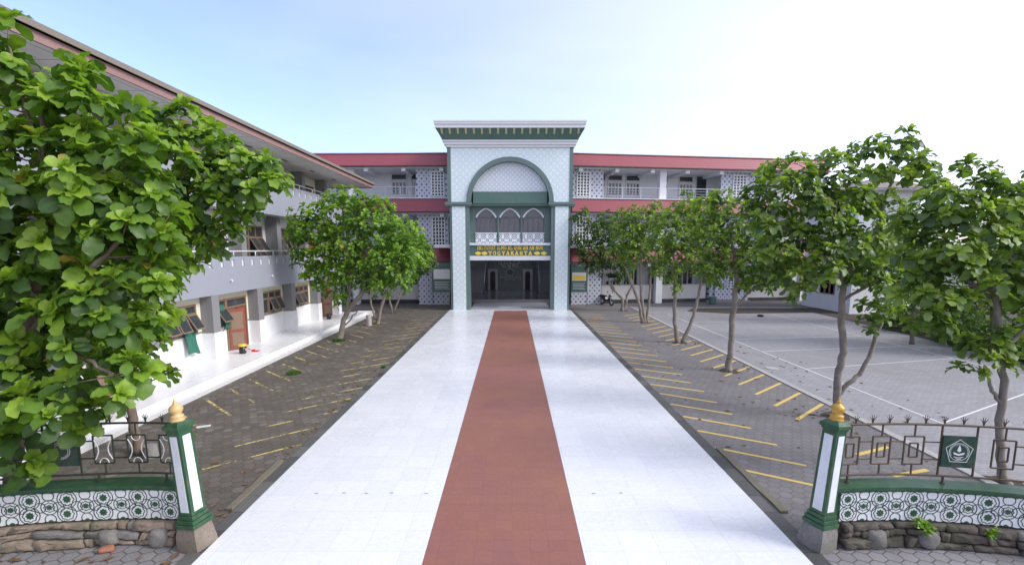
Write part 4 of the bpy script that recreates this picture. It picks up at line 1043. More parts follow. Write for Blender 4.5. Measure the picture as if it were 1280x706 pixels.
    def loop(c, r, lob, ph=0, wd=.0065):
        nonlocal step
        step += 1; o = .036 + (step % 3) * .0012
        a = []; b = []
        for i in range(48):
            t = 2*math.pi*i/48; rr = r * (1 + (.08 * math.cos(8 * t) if lob else 0)); cxx = c[0] + rr*math.cos(t); czz = c[1] + rr*math.sin(t)
            a.append((c[0] + (rr+wd)*math.cos(t), c[1] + (rr+wd)*math.sin(t))); b.append((c[0] + (rr-wd)*math.cos(t), c[1] + (rr-wd)*math.sin(t)))
        ok = [min(p[1] for p in a), max(p[1] for p in a)]
        A = [(x, min(max(z, zz0 + .004), zz1 - .004)) for x, z in a]; B = [(x, min(max(z, zz0 + .006), zz1 - .006)) for x, z in b]
        lines.ring(A, B, toXY(.034), toXY(o))
    while S0 + k * U < L + U:
        s = S0 + .12 + k * U; v1, v0, vm = zz0 + hgt*.76, zz0 + hgt*.26, zz0 + hgt*.51
        for (ss, vv, rr) in ((s, v1, .068), (s + .02, v0, .068), (s + U/2, vm, .052)):
            if ss + .2 > L or ss - .06 < S0: continue
            m.poly(star((ss, vv), rr), toXY(.0345), toXY(.0395))
            loop((ss, vv), .148 if rr > .06 else .125, 0); loop((ss, vv), rr * 1.5, 8)
        for (ss, vv) in ((s + U/2, zz0 + .05), (s + U/2, zz1 - .05), (s + U/4, vm), (s + 3*U/4, vm)):
            if ss + .2 > L or ss - .1 < S0: continue
            loop((ss, vv), .085, 0)
        if s + U/2 + .2 < L: m.poly([(s + U/2 - .05, zz0 + .002), (s + U/2 + .05, zz0 + .002), (s + U/2 + .03, zz0 + .03), (s + U/2, zz0 + .045), (s + U/2 - .03, zz0 + .03)], toXY(.0345), toXY(.0395))
        k += 1
    m.build('star_inlay', M['post_green'], panel); lines.build('interlace_lines', M['plate_green'], panel)
    # ironwork
    zb, zt, zm0, zm1 = 1.14, 2.02, 1.42, 1.72; o = -.12; b = .014
    def bar(m, p, q, w=b): m.tube([path.at(p[0], o, p[1]), path.at(q[0], o, q[1])], w, 4)
    def rail(name, z, w):
        m = MB(); m.tube([path.at(.1 + (L - .1) * i / 40, o, z) for i in range(41)], w, 6); return m.build(name, iron, f, smooth=True)
    rail('top_rail', zt, .02); rail('bottom_rail', zb, .018)
    ps = rects
    for i, (s, kind) in enumerate(ps):
        m = MB(); hw = .15; q0, q1 = 1.33, 1.81
        if kind == 'p':
            for sx in (-.26, .26): bar(m, (s + sx, zb), (s + sx, zt), .016)
            m.build('plate_post', iron, f)
            pl = MB(); hh = .25; pl.poly([(s - hh, 1.31), (s + hh, 1.31), (s + hh, 1.85), (s - hh, 1.85)], lambda p: path.at(p[0], o + .012, p[1]), lambda p: path.at(p[0], o + .03, p[1]))
            plo = pl.build('emblem_plate', M['plate_green'], f); e = MB(); c0 = (s, 1.58); T0, T1 = toXY(o + .031), toXY(o + .036)
            cir = lambda r, n=40, cz=0: [(c0[0] + r*math.cos(2*math.pi*i/n), c0[1] + cz + r*math.sin(2*math.pi*i/n)) for i in range(n)]
            if curl: 
                e.ring(cir(.145), cir(.137), T0, T1); e.ring(cir(.115), cir(.107), T0, T1)
                for i in range(11):
                    a = math.pi * (1.15 + .7 * i / 10); c = (c0[0] + .126*math.cos(a), c0[1] + .126*math.sin(a)); e.poly([(c[0]-.006, c[1]-.006), (c[0]+.006, c[1]-.006), (c[0]+.006, c[1]+.006), (c[0]-.006, c[1]+.006)], T0, T1)
            else:
                pg = lambda r: [(c0[0] + r*math.sin(2*math.pi*i/5), c0[1] + r*math.cos(2*math.pi*i/5)) for i in range(5)]
                e.ring(pg(.215), pg(.205), T0, T1); e.ring(cir(.150), cir(.143), T0, T1)
                # flame, open book and waves inside the ring
                e.poly([(s, 1.70), (s + .018, 1.655), (s + .03, 1.60), (s + .006, 1.585), (s, 1.57), (s - .006, 1.585), (s - .03, 1.60), (s - .018, 1.655)], T0, T1)
                e.poly([(s - .085, 1.575), (s - .04, 1.56), (s, 1.545), (s + .04, 1.56), (s + .085, 1.575), (s + .075, 1.54), (s, 1.515), (s - .075, 1.54)], T0, T1)
                for dz in (0, .028): e.ring([(s - .07 + dz, 1.50 - dz), (s, 1.485 - dz), (s + .07 - dz, 1.50 - dz)], [(s - .07 + dz, 1.49 - dz), (s, 1.475 - dz), (s + .07 - dz, 1.49 - dz)], T0, T1, closed=False)
                for i in range(22):
                    a = math.pi * (-.15 + 1.3 * i / 21); c = (c0[0] + .127*math.cos(a), c0[1] + .127*math.sin(a)); e.poly([(c[0]-.005, c[1]-.005), (c[0]+.005, c[1]-.005), (c[0]+.005, c[1]+.005), (c[0]-.005, c[1]+.005)], T0, T1)
            e.build('emblem', M['white_paint'], plo)
        else:
            bar(m, (s - hw, q0), (s - hw, q1)); bar(m, (s + hw, q0), (s + hw, q1)); bar(m, (s - hw, q0), (s + hw, q0)); bar(m, (s - hw, q1), (s + hw, q1))
            bar(m, (s, q1), (s, zt)); bar(m, (s, zb), (s, q0))
            if kind == 'n':
                iw = .065; bar(m, (s - iw, 1.45), (s - iw, 1.69)); bar(m, (s + iw, 1.45), (s + iw, 1.69)); bar(m, (s - iw, 1.45), (s + iw, 1.45)); bar(m, (s - iw, 1.69), (s + iw, 1.69))
            pn_ = m.build('railing_panel', iron, f)
            if kind == 'c':
                c = MB()
                for sx in (-1, 1): c.tube([path.at(s + sx * (.135 - .06 * math.sin(math.pi * j / 10)), o + .01, 1.40 + .34 * j / 10) for j in range(11)], .008, 5)
                for zc_, sg in ((1.80, -1), (1.34, 1)): c.tube([path.at(s + .07 * math.cos(math.pi * j / 10), o + .01, zc_ + sg * .08 * math.sin(math.pi * j / 10)) for j in range(11)], .008, 5)
                c.build('scroll_ornament', M['white_paint'], pn_)
        if i + 1 < len(ps):
            a = s + (.26 if kind == 'p' else hw); bnx, kd = ps[i+1]; e2 = bnx - (.26 if kd == 'p' else hw)
            for z in (zm0, zm1): m = MB(); bar(m, (a, z), (e2, z), .012); m.build('cross_bar', iron, f)
    a0 = .12
    for z in (zm0, zm1): m = MB(); bar(m, (a0, z), (ps[0][0] - (.26 if ps[0][1] == 'p' else .15), z), .012); m.build('cross_bar', iron, f)
    for s in posts_s:
        m = MB(); m.tube([path.at(s, o, W1 + .05), path.at(s, o, zb)], .018, 6); m.tube([path.at(s, o, W1 + .05), path.at(s, o, W1 + .07)], .04, 8); m.build('stub_post', iron, f)
    s = .2; 
    while s < L - .1:
        m = MB()
        for a, q in ((-.055, .13), (-.02, .155), (.02, .155), (.055, .13)): m.tube([path.at(s, o, zt), path.at(s + a*.25, o, zt + .07), path.at(s + a, o, zt + q)], [.008, .008, .004], 4)
        m.build('spear_finial', iron, f); s += .285
    return f
pl_ = Path([(-5.36, 7.55), (-6.2, 7.60), (-7.0, 7.55), (-8.2, 7.40), (-9.6, 7.0), (-11.2, 6.3)])
pr_ = Path([(5.22, 7.49), (6.1, 7.54), (6.9, 7.52), (8.1, 7.34), (9.5, 6.9), (11.2, 6.2)])
fence(pl_, -1, 'low green and white star patterned wall with iron railing left of the walkway', M['dark_iron'], M['stone_left'], M['mortar_l'], 0,
      [(.42, 'c'), (.95, 'c'), (1.48, 'c'), (2.12, 'p'), (2.78, 'n'), (3.3, 'n'), (3.9, 'n'), (4.5, 'n'), (5.1, 'n')], [.5, 1.6, 2.9, 4.2], True)
fence(pr_, 1, 'low green and white star patterned wall with rusty iron railing right of the walkway', M['rust_iron'], M['stone_right'], M['mortar_r'], 0,
      [(.42, 'n'), (.95, 'n'), (1.48, 'n'), (2.15, 'p'), (2.8, 'n'), (3.33, 'n'), (3.9, 'n'), (4.5, 'n'), (5.1, 'n')], [.42, 1.98, 3.5, 5.0], False)

def gate_post(x, y, rz, lean, gold, stone, label):
    g = empty('gate_post', (x, y, 0), rz); tag(g, label, 'gate post', 'green gate posts beside the walkway')
    g.rotation_euler = (0, lean, rz); g.scale = (.80, .80, 1)
    m = MB(); n = 10; w0, w1 = .26, .20
    vs = [];
    for z, w in ((-.06, .27), (.12, .27), (.28, .25), (.385, .225)):
        for j in range(16):
            a = 2*math.pi*j/16; sq = 1 / max(abs(math.cos(a)), abs(math.sin(a))); rr = w * (.25 + .75 * sq) * (1 + .04 * math.sin(3*a + z*9)); vs.append((rr*math.cos(a), rr*math.sin(a), z))
    fs = [(i*16+j, i*16+(j+1) % 16, (i+1)*16+(j+1) % 16, (i+1)*16+j) for i in range(3) for j in range(16)] + [tuple(range(48, 64))]
    m.add(vs, fs); m.build('stone_foot', stone, g, auto=35, local=True)
    m = MB()
    for a, z0, z1 in ((.235, .39, .46), (.215, .462, .53), (.19, .532, .60)): m.box(-a, a, -a, a, z0, z1)
    m.build('stepped_base', M['post_green'], g, local=True, bevel=.008)
    m = MB(); m.add([(-.165,-.165,.602),(.165,-.165,.602),(.165,.165,.602),(-.165,.165,.602),(-.15,-.15,2.0),(.15,-.15,2.0),(.15,.15,2.0),(-.15,.15,2.0)], [(0,3,2,1),(4,5,6,7),(0,1,5,4),(1,2,6,5),(2,3,7,6),(3,0,4,7)])
    m.build('shaft', M['post_green'], g, local=True, bevel=.005)
    for k in range(4):
        c, s = math.cos(k*math.pi/2), math.sin(k*math.pi/2); q = lambda u, w, z: (u*c + w*s, u*s - w*c, z)
        m = MB(); m.add([q(-.10, .16, .66), q(.10, .16, .66), q(.088, .156, 1.93), q(-.088, .156, 1.93), q(-.10, .171, .66), q(.10, .171, .66), q(.088, .160, 1.93), q(-.088, .160, 1.93)], [(0,3,2,1),(4,5,6,7),(0,1,5,4),(1,2,6,5),(2,3,7,6),(3,0,4,7)])
        m.build('white_panel', M['soft_white'], g, local=True)
    m = MB(); m.box(-.17, .17, -.17, .17, 2.002, 2.04); m.box(-.2, .2, -.2, .2, 2.042, 2.10); m.add([(-.2,-.2,2.102),(.2,-.2,2.102),(.2,.2,2.102),(-.2,.2,2.102),(-.12,-.12,2.16),(.12,-.12,2.16),(.12,.12,2.16),(-.12,.12,2.16)], [(4,5,6,7),(0,1,5,4),(1,2,6,5),(2,3,7,6),(3,0,4,7)])
    m.build('cap', M['post_green'], g, local=True, bevel=.006)
    m = MB(); m.lathe([(.13, 2.15), (.135, 2.18), (.11, 2.20), (.125, 2.22), (.12, 2.25), (.08, 2.27), (.105, 2.30), (.13, 2.345), (.115, 2.39), (.06, 2.425), (.035, 2.44), (.045, 2.455), (.03, 2.475), (.012, 2.52), (.003, 2.54)], (0, 0, 0), 24)
    m.build('finial', gold, g, local=True, smooth=True)
    return g
gate_post(-5.22, 7.42, R(-14), R(-5), M['gold_pale'], M['stone_foot'], 'green gate post with white panels and faded gold finial left of the walkway')
gate_post(5.07, 7.42, R(22), R(5.5), M['gold'], M['stone_grey'], 'green gate post with white panels and shiny gold finial right of the walkway')

# ================================================================== TREES
def leaf_template(nl, ns):
    """obovate leaf along +x, unit length, ns stations; returns verts (n,3) and quads"""
    st = {2: [0, .68, 1], 3: [0, .42, .8, 1], 4: [0, .3, .6, .86, 1], 5: [0, .25, .48, .70, .88, 1], 7: [0, .2, .36, .5, .64, .78, .91, 1]}[ns]
    w = np.interp(st, [0, .2, .45, .72, .88, 1], [.03, .09, .20, .30, .28, .10])
    vs = []
    for i, (s, ww) in enumerate(zip(st, w)):
        z = .10 * math.sin(s * math.pi) - .20 * s * s; wav = .05 * math.cos(i * 3.14159) * (ns > 3); ww = ww * (1 + .10 * math.sin(i * 3.1 + .6) * (ns > 3))
        vs += [(s, ww, z + .30 * ww + wav), (s, 0, z), (s, -ww, z + .30 * ww - wav)]
    fs = []
    for i in range(ns):
        a = i*3; fs += [(a, a+3, a+4, a+1), (a+1, a+4, a+5, a+2)]
    return np.array(vs), np.array(fs)
def rot_to(d):
    d = d / np.linalg.norm(d); h = np.array([0, 0, 1.0]) if abs(d[2]) < .95 else np.array([1.0, 0, 0])
    a = np.cross(h, d); a /= np.linalg.norm(a); b = np.cross(d, a); return np.stack([a, b, d], 1)
def crown_mesh(name, pts, dirs, size, mat, parent, ns=4, nleaf=(8, 12), tone_b=None, rg=None):
    T, Fq = leaf_template(0, ns); V = []; FF = []; TO = []; base = 0
    for q, (p, d) in enumerate(zip(pts, dirs)):
        Rm = rot_to(d); n = rg.integers(*nleaf); sc_ = size * rg.uniform(.72, 1.15); tb = rg.normal(.5, .18) if tone_b is None else tone_b[q]
        for k in range(n):
            ring = k / n; el = R(80) * (1 - ring) ** .9 + R(-30) * ring + rg.normal(0, .14); az = k * 2.399 + rg.normal(0, .2)
            L = sc_ * (.72 + .42 * min(1, ring * 1.6)) * rg.uniform(.78, 1.15); wd = rg.uniform(.85, 1.2)
            ce, se = math.cos(el), math.sin(el)
            ex = np.array([ce*math.cos(az), ce*math.sin(az), se]); ey = np.array([-math.sin(az), math.cos(az), 0]); ez = np.cross(ex, ey)
            tw_ = rg.normal(0, .25); ey2 = ey*math.cos(tw_) + ez*math.sin(tw_); ez2 = np.cross(ex, ey2)
            B = np.stack([ex, ey2, ez2], 1); tt = T.copy(); tt[:, 2] *= rg.uniform(.5, 1.6)
            v = (tt * np.array([L, L*wd, L])) @ B.T + ex * size * .05
            v = v @ Rm.T; v[:, 2] -= .12 * np.maximum(0, (v[:, 0]**2 + v[:, 1]**2)) / size
            V.append(v + p); FF.append(Fq + base); base += len(T)
            TO.append(np.full(len(T), np.clip(tb + (.42 if ring < .35 else (.05 if ring < .6 else -.28)) + rg.normal(0, .09), 0, .84)) + np.tile([0, .06, 0], len(T) // 3) + (.3 if rg.random() < .012 else 0))
    V = np.concatenate(V); FF = np.concatenate(FF); TO = np.concatenate(TO).astype(np.float32)
    loc = np.array(parent.location); V = V - loc
    me = bpy.data.meshes.new(name); me.vertices.add(len(V)); me.vertices.foreach_set('co', V.astype(np.float32).ravel())
    me.loops.add(FF.size); me.loops.foreach_set('vertex_index', FF.ravel().astype(np.int32))
    me.polygons.add(len(FF)); me.polygons.foreach_set('loop_start', np.arange(0, FF.size, 4, dtype=np.int32))
    me.update(calc_edges=True); me.validate(); me.shade_smooth(); me.materials.append(mat)
    at_ = me.attributes.new('tone', 'FLOAT', 'POINT'); at_.data.foreach_set('value', TO)
    o = bpy.data.objects.new(name, me); col.objects.link(o); o.parent = parent; return o
def tree(label, Yb, base_px, limbs, blobs, leaf, mat, barkm, seed, dens=1.0, ns=4, nleaf=(10, 14), r0=.11, depth=1.0, group='broad leaved trees lining the walkway', name='shade_tree', mind=1.12):
    """limbs: pixel polylines (px, py, dY, radius); blobs: (px, py, radius px, dY)"""
    rg = np.random.default_rng(seed)
    u = -(base_px[1] - CY) / F; b0 = at(base_px[0], base_px[1], Yb); b0.z = 0
    root = empty(name, b0); tag(root, label, 'tree', group)
    m = MB(); nodes = []; nr = []
    for li, limb in enumerate(limbs):
        P = [at(px, py, Yb + dy) for px, py, dy, r in limb]; rr = [r for *_, r in limb]
        if li == 0 or limb[0][:2] == tuple(base_px): P[0].z = -.05
        C = catmull(P, 5); K = len(C)
        rad = [np.interp(i / (K-1) * (len(rr)-1), range(len(rr)), rr) for i in range(K)]
        for i in range(1, K - 1): C[i] = C[i] + Vector(rg.normal(0, .018, 3))
        if P[0].z < 0: rad[0] *= 1.45; rad[1] *= 1.15
        m.tube(C, rad, 9); 
        for c, r in list(zip(C, rad))[3:]: nodes.append(np.array(c)); nr.append(r)
    pts = []; dirs = []; cents = []
    for bl in blobs:
        px, py, rp = bl[:3]; dy = bl[3] if len(bl) > 3 else 0
        c = np.array(at(px, py, Yb + dy)); rad = rp * (Yb + dy) / F * .93; cents.append((c, rad))
    for c, rad in cents:
        n = int(dens * 2.6 * (rad / (size_ := leaf)) ** 2 * 1.0) + 3
        for _ in range(n * 3):
            v = rg.normal(0, 1, 3); v /= np.linalg.norm(v); 
            if v[2] < -.55 and rg.random() < .6: continue
            r = rad * rg.choice([rg.uniform(.45, .85), rg.uniform(.85, 1.12)]) * np.array([1, depth, 1]); p = c + v * r
            if any(np.linalg.norm((p - c2) / r2) < .55 for c2, r2 in cents if c2 is not c): continue
            if p[2] < .4: continue
            if pts and np.min(np.sum((np.array(pts) - p) ** 2, 1)) < (leaf * mind * rg.uniform(.8, 1.25)) ** 2: continue
            d = v * .55 + np.array([0, 0, .85]) + rg.normal(0, .25, 3); pts.append(p); dirs.append(d)
            if sum(1 for _ in ()) : pass
    # twigs: join each rosette to the closest wood, nearest first
    N = [n for n in nodes]; NR = [r for r in nr]
    order = sorted(range(len(pts)), key=lambda i: min(np.sum((np.array(nodes) - pts[i]) ** 2, 1)))
    for i in order:
        A = np.array(N); d2 = np.sum((A - pts[i]) ** 2, 1) ; below = A[:, 2] > pts[i][2] + .1; d2 = d2 + below * .5
        j = int(np.argmin(d2)); a = A[j]; p = pts[i]; dist = math.sqrt(np.sum((a - p)**2)); r1 = min(NR[j] * .6, .012 + .012 * dist)
        mid = (a + p) / 2 + rg.normal(0, .06 * dist + .005, 3) - np.array([0, 0, .05 * dist])
        m.tube([a, mid, p], [r1, r1 * .75, .006], 4, cap=False)
        for q in (mid, (mid + p) / 2): N.append(q); NR.append(r1 * .8)
    m.build('trunk', barkm, root, smooth=True)
    crown_mesh('crown', pts, dirs, leaf, mat, root, ns, nleaf, None, rg)
    return root

G = 'broad leaved trees lining the walkway'
tree('big leaved tree filling the left edge of the photo nearest the camera', 7.6, (12, 640),
     [[(12, 640, .3, .13), (20, 520, .2, .11), (35, 420, 0, .10), (50, 320, 0, .08), (55, 220, 0, .05), (50, 130, 0, .03)], [(35, 420, 0, .07), (90, 360, -.3, .05), (150, 300, -.3, .03)], [(30, 450, 0, .06), (90, 440, -.5, .04), (140, 470, -.7, .02)],
      [(50, 320, 0, .06), (110, 240, 0, .04), (150, 190, 0, .02)], [(30, 420, 0, .05), (-20, 330, 0, .04), (-60, 250, 0, .03)], [(55, 200, 0, .03), (20, 100, 0, .02), (10, 45, 0, .01)]],
     [(60, 160, 52), (125, 165, 45), (5, 110, 38), (12, 40, 24), (110, 230, 62), (35, 235, 65), (165, 275, 48), (100, 320, 62), (30, 340, 65), (170, 345, 42, -.2), (195, 300, 28), (110, 405, 58, -.3), (35, 430, 58),
      (135, 468, 42, -.6), (60, 500, 50, -.5), (5, 515, 50, -.4), (20, 565, 26, -.6), (-60, 300, 90), (-70, 150, 70), (-60, 450, 70), (185, 235, 38), (95, 105, 26), (200, 200, 24), (155, 415, 34, -.2)],
     .31, M['leaf_left'], M['bark_dark'], 3, dens=1.7, ns=7, nleaf=(14, 20), group=G, mind=1.15)
tree('big leaved tree with mottled brown trunk rising behind the left fence', 11.1, (176, 563),
     [[(176, 563, 0, .11), (163, 510, 0, .095), (166, 450, 0, .085), (172, 400, 0, .075), (195, 330, 0, .06), (215, 260, 0, .05), (235, 200, 0, .03)], [(195, 330, 0, .045), (240, 290, .2, .03), (290, 250, .2, .02), (320, 220, .2, .015)],
      [(166, 440, 0, .05), (130, 380, .2, .04), (110, 300, .2, .03)], [(215, 260, 0, .03), (270, 215, 0, .02), (300, 200, 0, .015)], [(240, 290, .2, .02), (270, 285, 0, .015), (285, 300, 0, .01)]],
     [(245, 190, 42), (215, 165, 30), (290, 212, 36), (322, 232, 30), (268, 250, 34), (212, 225, 45), (284, 292, 22), (300, 262, 26), (332, 210, 14), (185, 270, 55), (205, 320, 38), (190, 380, 30), (180, 420, 26), (150, 440, 30), (206, 462, 12),
      (120, 300, 60), (100, 400, 55), (235, 150, 16), (185, 160, 28), (265, 305, 14), (190, 350, 34)],
     .29, M['leaf_left'], M['bark_dark'], 5, dens=1.4, ns=5, nleaf=(13, 18), group=G)
tree('leaning tree with dense round crown in front of the classroom block', 25.6, (424, 427),
     [[(424, 427, 0, .17), (432, 395, 0, .13), (448, 372, 0, .12), (463, 350, 0, .10), (478, 325, 0, .07)], [(430, 400, 0, .09), (436, 370, 0, .08), (437, 340, 0, .06), (425, 315, 0, .04)], [(463, 350, 0, .07), (458, 320, 0, .06), (452, 290, 0, .04), (450, 265, 0, .03)],
      [(437, 345, 0, .06), (450, 325, 0, .05), (458, 315, 0, .04)], [(427, 410, 0, .05), (442, 395, 0, .04), (447, 388, 0, .03)]],
     [(392, 285, 32), (430, 268, 32), (468, 275, 30), (495, 292, 24), (388, 320, 22), (425, 310, 34), (470, 318, 36), (505, 320, 22), (415, 345, 24), (470, 352, 22), (425, 372, 13), (500, 345, 20), (375, 292, 16), (450, 258, 18), (410, 255, 14), (440, 340, 24), (395, 340, 16)],
     .26, M['leaf_mid'], M['bark'], 9, dens=1.0, ns=3, nleaf=(11, 15), depth=1.0, group=G)
tree('small tree with forked stems right of a short white stump', 31.2, (472, 405),
     [[(472, 405, 0, .13), (476, 385, 0, .11), (484, 365, 0, .09), (494, 345, 0, .06), (505, 320, 0, .04)], [(470, 400, 0, .07), (463, 375, 0, .06), (460, 350, 0, .05), (465, 330, 0, .03)]],
     [(505, 300, 24), (490, 320, 22), (520, 315, 20), (500, 335, 18), (518, 290, 14)],
     .25, M['leaf_mid'], M['bark'], 10, dens=1.1, ns=2, nleaf=(10, 14), group=G)
tree('farthest small tree on the left with a thin v shaped trunk', 36.6, (491, 391),
     [[(491, 391, 0, .09), (487, 375, 0, .07), (482, 360, 0, .05), (485, 340, 0, .03)], [(492, 390, 0, .07), (499, 372, 0, .06), (504, 350, 0, .05), (512, 330, 0, .03)]],
     [(524, 312, 17), (532, 328, 14), (520, 335, 14), (508, 330, 14)],
     .25, M['leaf_far'], M['bark'], 11, dens=1.1, ns=2, nleaf=(10, 14), group=G)
# right row
tree('tall tree with a side limb directly behind the right gate post', 13.6, (1047, 512),
     [[(1047, 512, 0, .13), (1047, 480, 0, .10), (1053, 440, 0, .095), (1052, 400, 0, .09), (1053, 350, 0, .08), (1058, 310, 0, .06), (1045, 270, 0, .04), (1035, 235, 0, .02)], [(1048, 496, 0, .07), (1060, 480, 0, .065), (1078, 462, 0, .06), (1095, 420, .1, .06), (1108, 385, .1, .05), (1125, 350, .2, .03)],
      [(1056, 345, 0, .06), (1090, 300, 0, .05), (1110, 240, 0, .04), (1125, 200, 0, .02)], [(1053, 375, 0, .05), (1090, 355, 0, .04), (1110, 345, 0, .02)], [(1052, 340, 0, .05), (1015, 310, 0, .04), (975, 280, 0, .03), (960, 250, 0, .02)]],
     [(975, 222, 24), (1000, 235, 36), (1035, 215, 26), (960, 265, 30), (1010, 275, 42), (1050, 260, 34), (975, 312, 32), (1020, 325, 34), (1065, 305, 34), (985, 345, 20), (1003, 370, 15), (1096, 190, 15), (1126, 188, 20), (1152, 204, 17), (1115, 214, 18), (1146, 222, 17), (1166, 236, 12), (1085, 220, 11),
      (1100, 388, 20), (1085, 405, 10), (1080, 340, 26), (1110, 360, 24), (990, 202, 9), (1072, 190, 8), (1045, 200, 9), (945, 240, 14), (1095, 260, 22), (1110, 310, 28)],
     .25, M['leaf_right'], M['bark'], 21, dens=.8, ns=4, nleaf=(11, 16), group=G)
tree('large tree at the right edge of the photo behind the right fence', 9.6, (1258, 604),
     [[(1258, 604, 0, .09), (1250, 560, 0, .075), (1252, 500, 0, .07), (1250, 440, 0, .065), (1247, 390, 0, .06), (1235, 340, 0, .05), (1220, 290, 0, .03)], [(1250, 505, 0, .04), (1240, 485, 0, .035), (1232, 462, 0, .02)], [(1252, 440, 0, .045), (1275, 415, 0, .04), (1300, 390, 0, .03)],
      [(1247, 380, 0, .04), (1200, 340, 0, .035), (1160, 310, 0, .02)], [(1240, 350, 0, .04), (1290, 300, 0, .03), (1310, 260, 0, .02)]],
     [(1195, 255, 40), (1225, 285, 44), (1175, 310, 42), (1255, 330, 46), (1160, 360, 36), (1210, 355, 42), (1150, 395, 24), (1190, 395, 26), (1270, 375, 36), (1205, 222, 18), (1225, 215, 16), (1235, 432, 24), (1215, 446, 22), (1200, 430, 12), (1240, 455, 14), (1278, 440, 20), (1150, 285, 26), (1275, 285, 34), (1320, 330, 60), (1320, 260, 50),
      (1143, 325, 20), (1255, 250, 24), (1170, 250, 20)],
     .23, M['leaf_right'], M['bark'], 22, dens=.8, ns=5, nleaf=(12, 17), group=G)
tree('straight single trunk tree third from the camera on the right', 19.0, (910, 463),
     [[(910, 463, 0, .13), (914, 430, 0, .11), (916, 395, 0, .12), (920, 360, 0, .10), (918, 320, 0, .07), (910, 280, 0, .04)], [(922, 380, 0, .05), (940, 362, 0, .04), (955, 350, 0, .03)], [(919, 340, 0, .05), (895, 310, 0, .04), (885, 280, 0, .02)]],
     [(905, 262, 26), (930, 285, 32), (895, 300, 30), (925, 325, 30), (960, 330, 28), (968, 355, 14), (940, 350, 18), (890, 335, 22), (885, 262, 16), (955, 290, 26)],
     .25, M['leaf_right'], M['bark'], 23, dens=.85, ns=3, nleaf=(11, 15), group=G)
tree('tree with two separate stems splayed in a v on the right parking', 24.9, (848, 428),
     [[(847, 428, 0, .12), (843, 395, 0, .10), (844, 360, 0, .09), (842, 320, 0, .06), (840, 290, 0, .03)], [(853, 428, 0, .11), (865, 400, 0, .09), (873, 370, 0, .08), (877, 345, 0, .06), (880, 310, 0, .03)]],
     [(838, 280, 24), (868, 272, 26), (850, 308, 28), (882, 305, 26), (835, 335, 18), (840, 355, 13), (885, 342, 17), (858, 335, 16), (825, 300, 18), (862, 255, 14)],
     .25, M['leaf_right'], M['bark'], 24, dens=.85, ns=2, nleaf=(10, 14), group=G)
tree('tree with three upright stems near the court edge', 31.8, (806, 403),
     [[(804, 403, 0, .12), (797, 375, 0, .10), (788, 350, 0, .08), (780, 330, 0, .05)], [(806, 403, 0, .11), (802, 370, 0, .10), (801, 330, 0, .08), (800, 290, 0, .04)], [(808, 403, 0, .10), (812, 370, 0, .08), (814, 340, 0, .06), (820, 315, 0, .03)]],
     [(798, 275, 20), (820, 268, 16), (785, 292, 22), (812, 295, 22), (795, 315, 20), (822, 318, 18), (820, 340, 12), (778, 272, 12), (775, 315, 16)],
     .25, M['leaf_right'], M['bark'], 25, dens=.85, ns=2, nleaf=(10, 14), group=G)
tree('low bushy tree with crooked stems closest to the tower on the right', 38.0, (779, 388),
     [[(778, 388, 0, .14), (777, 372, 0, .12), (765, 360, 0, .08), (758, 345, 0, .05)], [(780, 388, 0, .12), (784, 370, 0, .10), (790, 355, 0, .07), (785, 335, 0, .04)], [(775, 372, 0, .06), (762, 352, 0, .05), (745, 330, 0, .03)]],
     [(745, 292, 16), (765, 292, 18), (735, 315, 18), (760, 320, 20), (785, 315, 18), (723, 275, 9), (730, 268, 8), (745, 335, 12), (775, 338, 14), (722, 300, 10), (755, 275, 12)],
     .25, M['leaf_far'], M['bark'], 26, dens=.85, ns=2, nleaf=(10, 14), group=G)
# trees beyond the court
GB = 'background trees beyond the court'
tree('dense dark tree low behind the court edge', 24.5, (1140, 430), [[(1140, 430, 0, .1), (1142, 400, 0, .09), (1140, 360, 0, .07), (1138, 330, 0, .05)]],
     [(1120, 375, 26), (1150, 365, 30), (1180, 375, 28), (1135, 340, 24), (1170, 335, 28), (1100, 330, 28), (1112, 300, 24), (1150, 298, 26), (1065, 345, 20), (1065, 318, 18)], .28, M['leaf_far'], M['bark_dark'], 31, dens=.6, ns=2, nleaf=(6, 8), group=GB, name='background_tree')
tree('mid green spreading tree beyond the far corner of the court', 31, (1120, 418), [[(1120, 418, 0, .14), (1122, 370, 0, .11), (1125, 320, 0, .08), (1128, 280, 0, .05)], [(1122, 350, 0, .07), (1090, 310, 0, .05)], [(1124, 330, 0, .06), (1160, 290, 0, .04)]],
     [(1095, 300, 22), (1125, 275, 24), (1160, 285, 26), (1080, 325, 18), (1130, 315, 28), (1170, 320, 26), (1100, 345, 22), (1145, 350, 26), (1060, 300, 14), (1185, 265, 20)], .28, M['leaf_far'], M['bark_dark'], 35, dens=.75, ns=2, nleaf=(8, 11), group=GB, name='background_tree')
tree('dark leafy tree at the right border behind the court', 22, (1240, 452), [[(1240, 452, 0, .2), (1240, 420, 0, .15), (1245, 370, 0, .1), (1250, 320, 0, .05)]],
     [(1215, 380, 30), (1250, 370, 36), (1285, 380, 36), (1235, 320, 34), (1275, 310, 40), (1310, 340, 40), (1200, 410, 20), (1240, 415, 24), (1280, 425, 24)], .28, M['leaf_far'], M['bark_dark'], 32, dens=.6, ns=2, nleaf=(6, 8), group=GB, name='background_tree')
tree('distant rounded tree showing above the right edge foliage', 55, (1262, 350), [[(1262, 390, 0, .4), (1262, 330, 0, .3), (1262, 280, 0, .2)]],
     [(1262, 275, 30), (1235, 285, 24), (1290, 270, 34), (1250, 310, 34), (1285, 310, 36)], .6, M['leaf_far'], M['bark_dark'], 33, dens=.9, ns=2, nleaf=(6, 8), group=GB, name='background_tree')
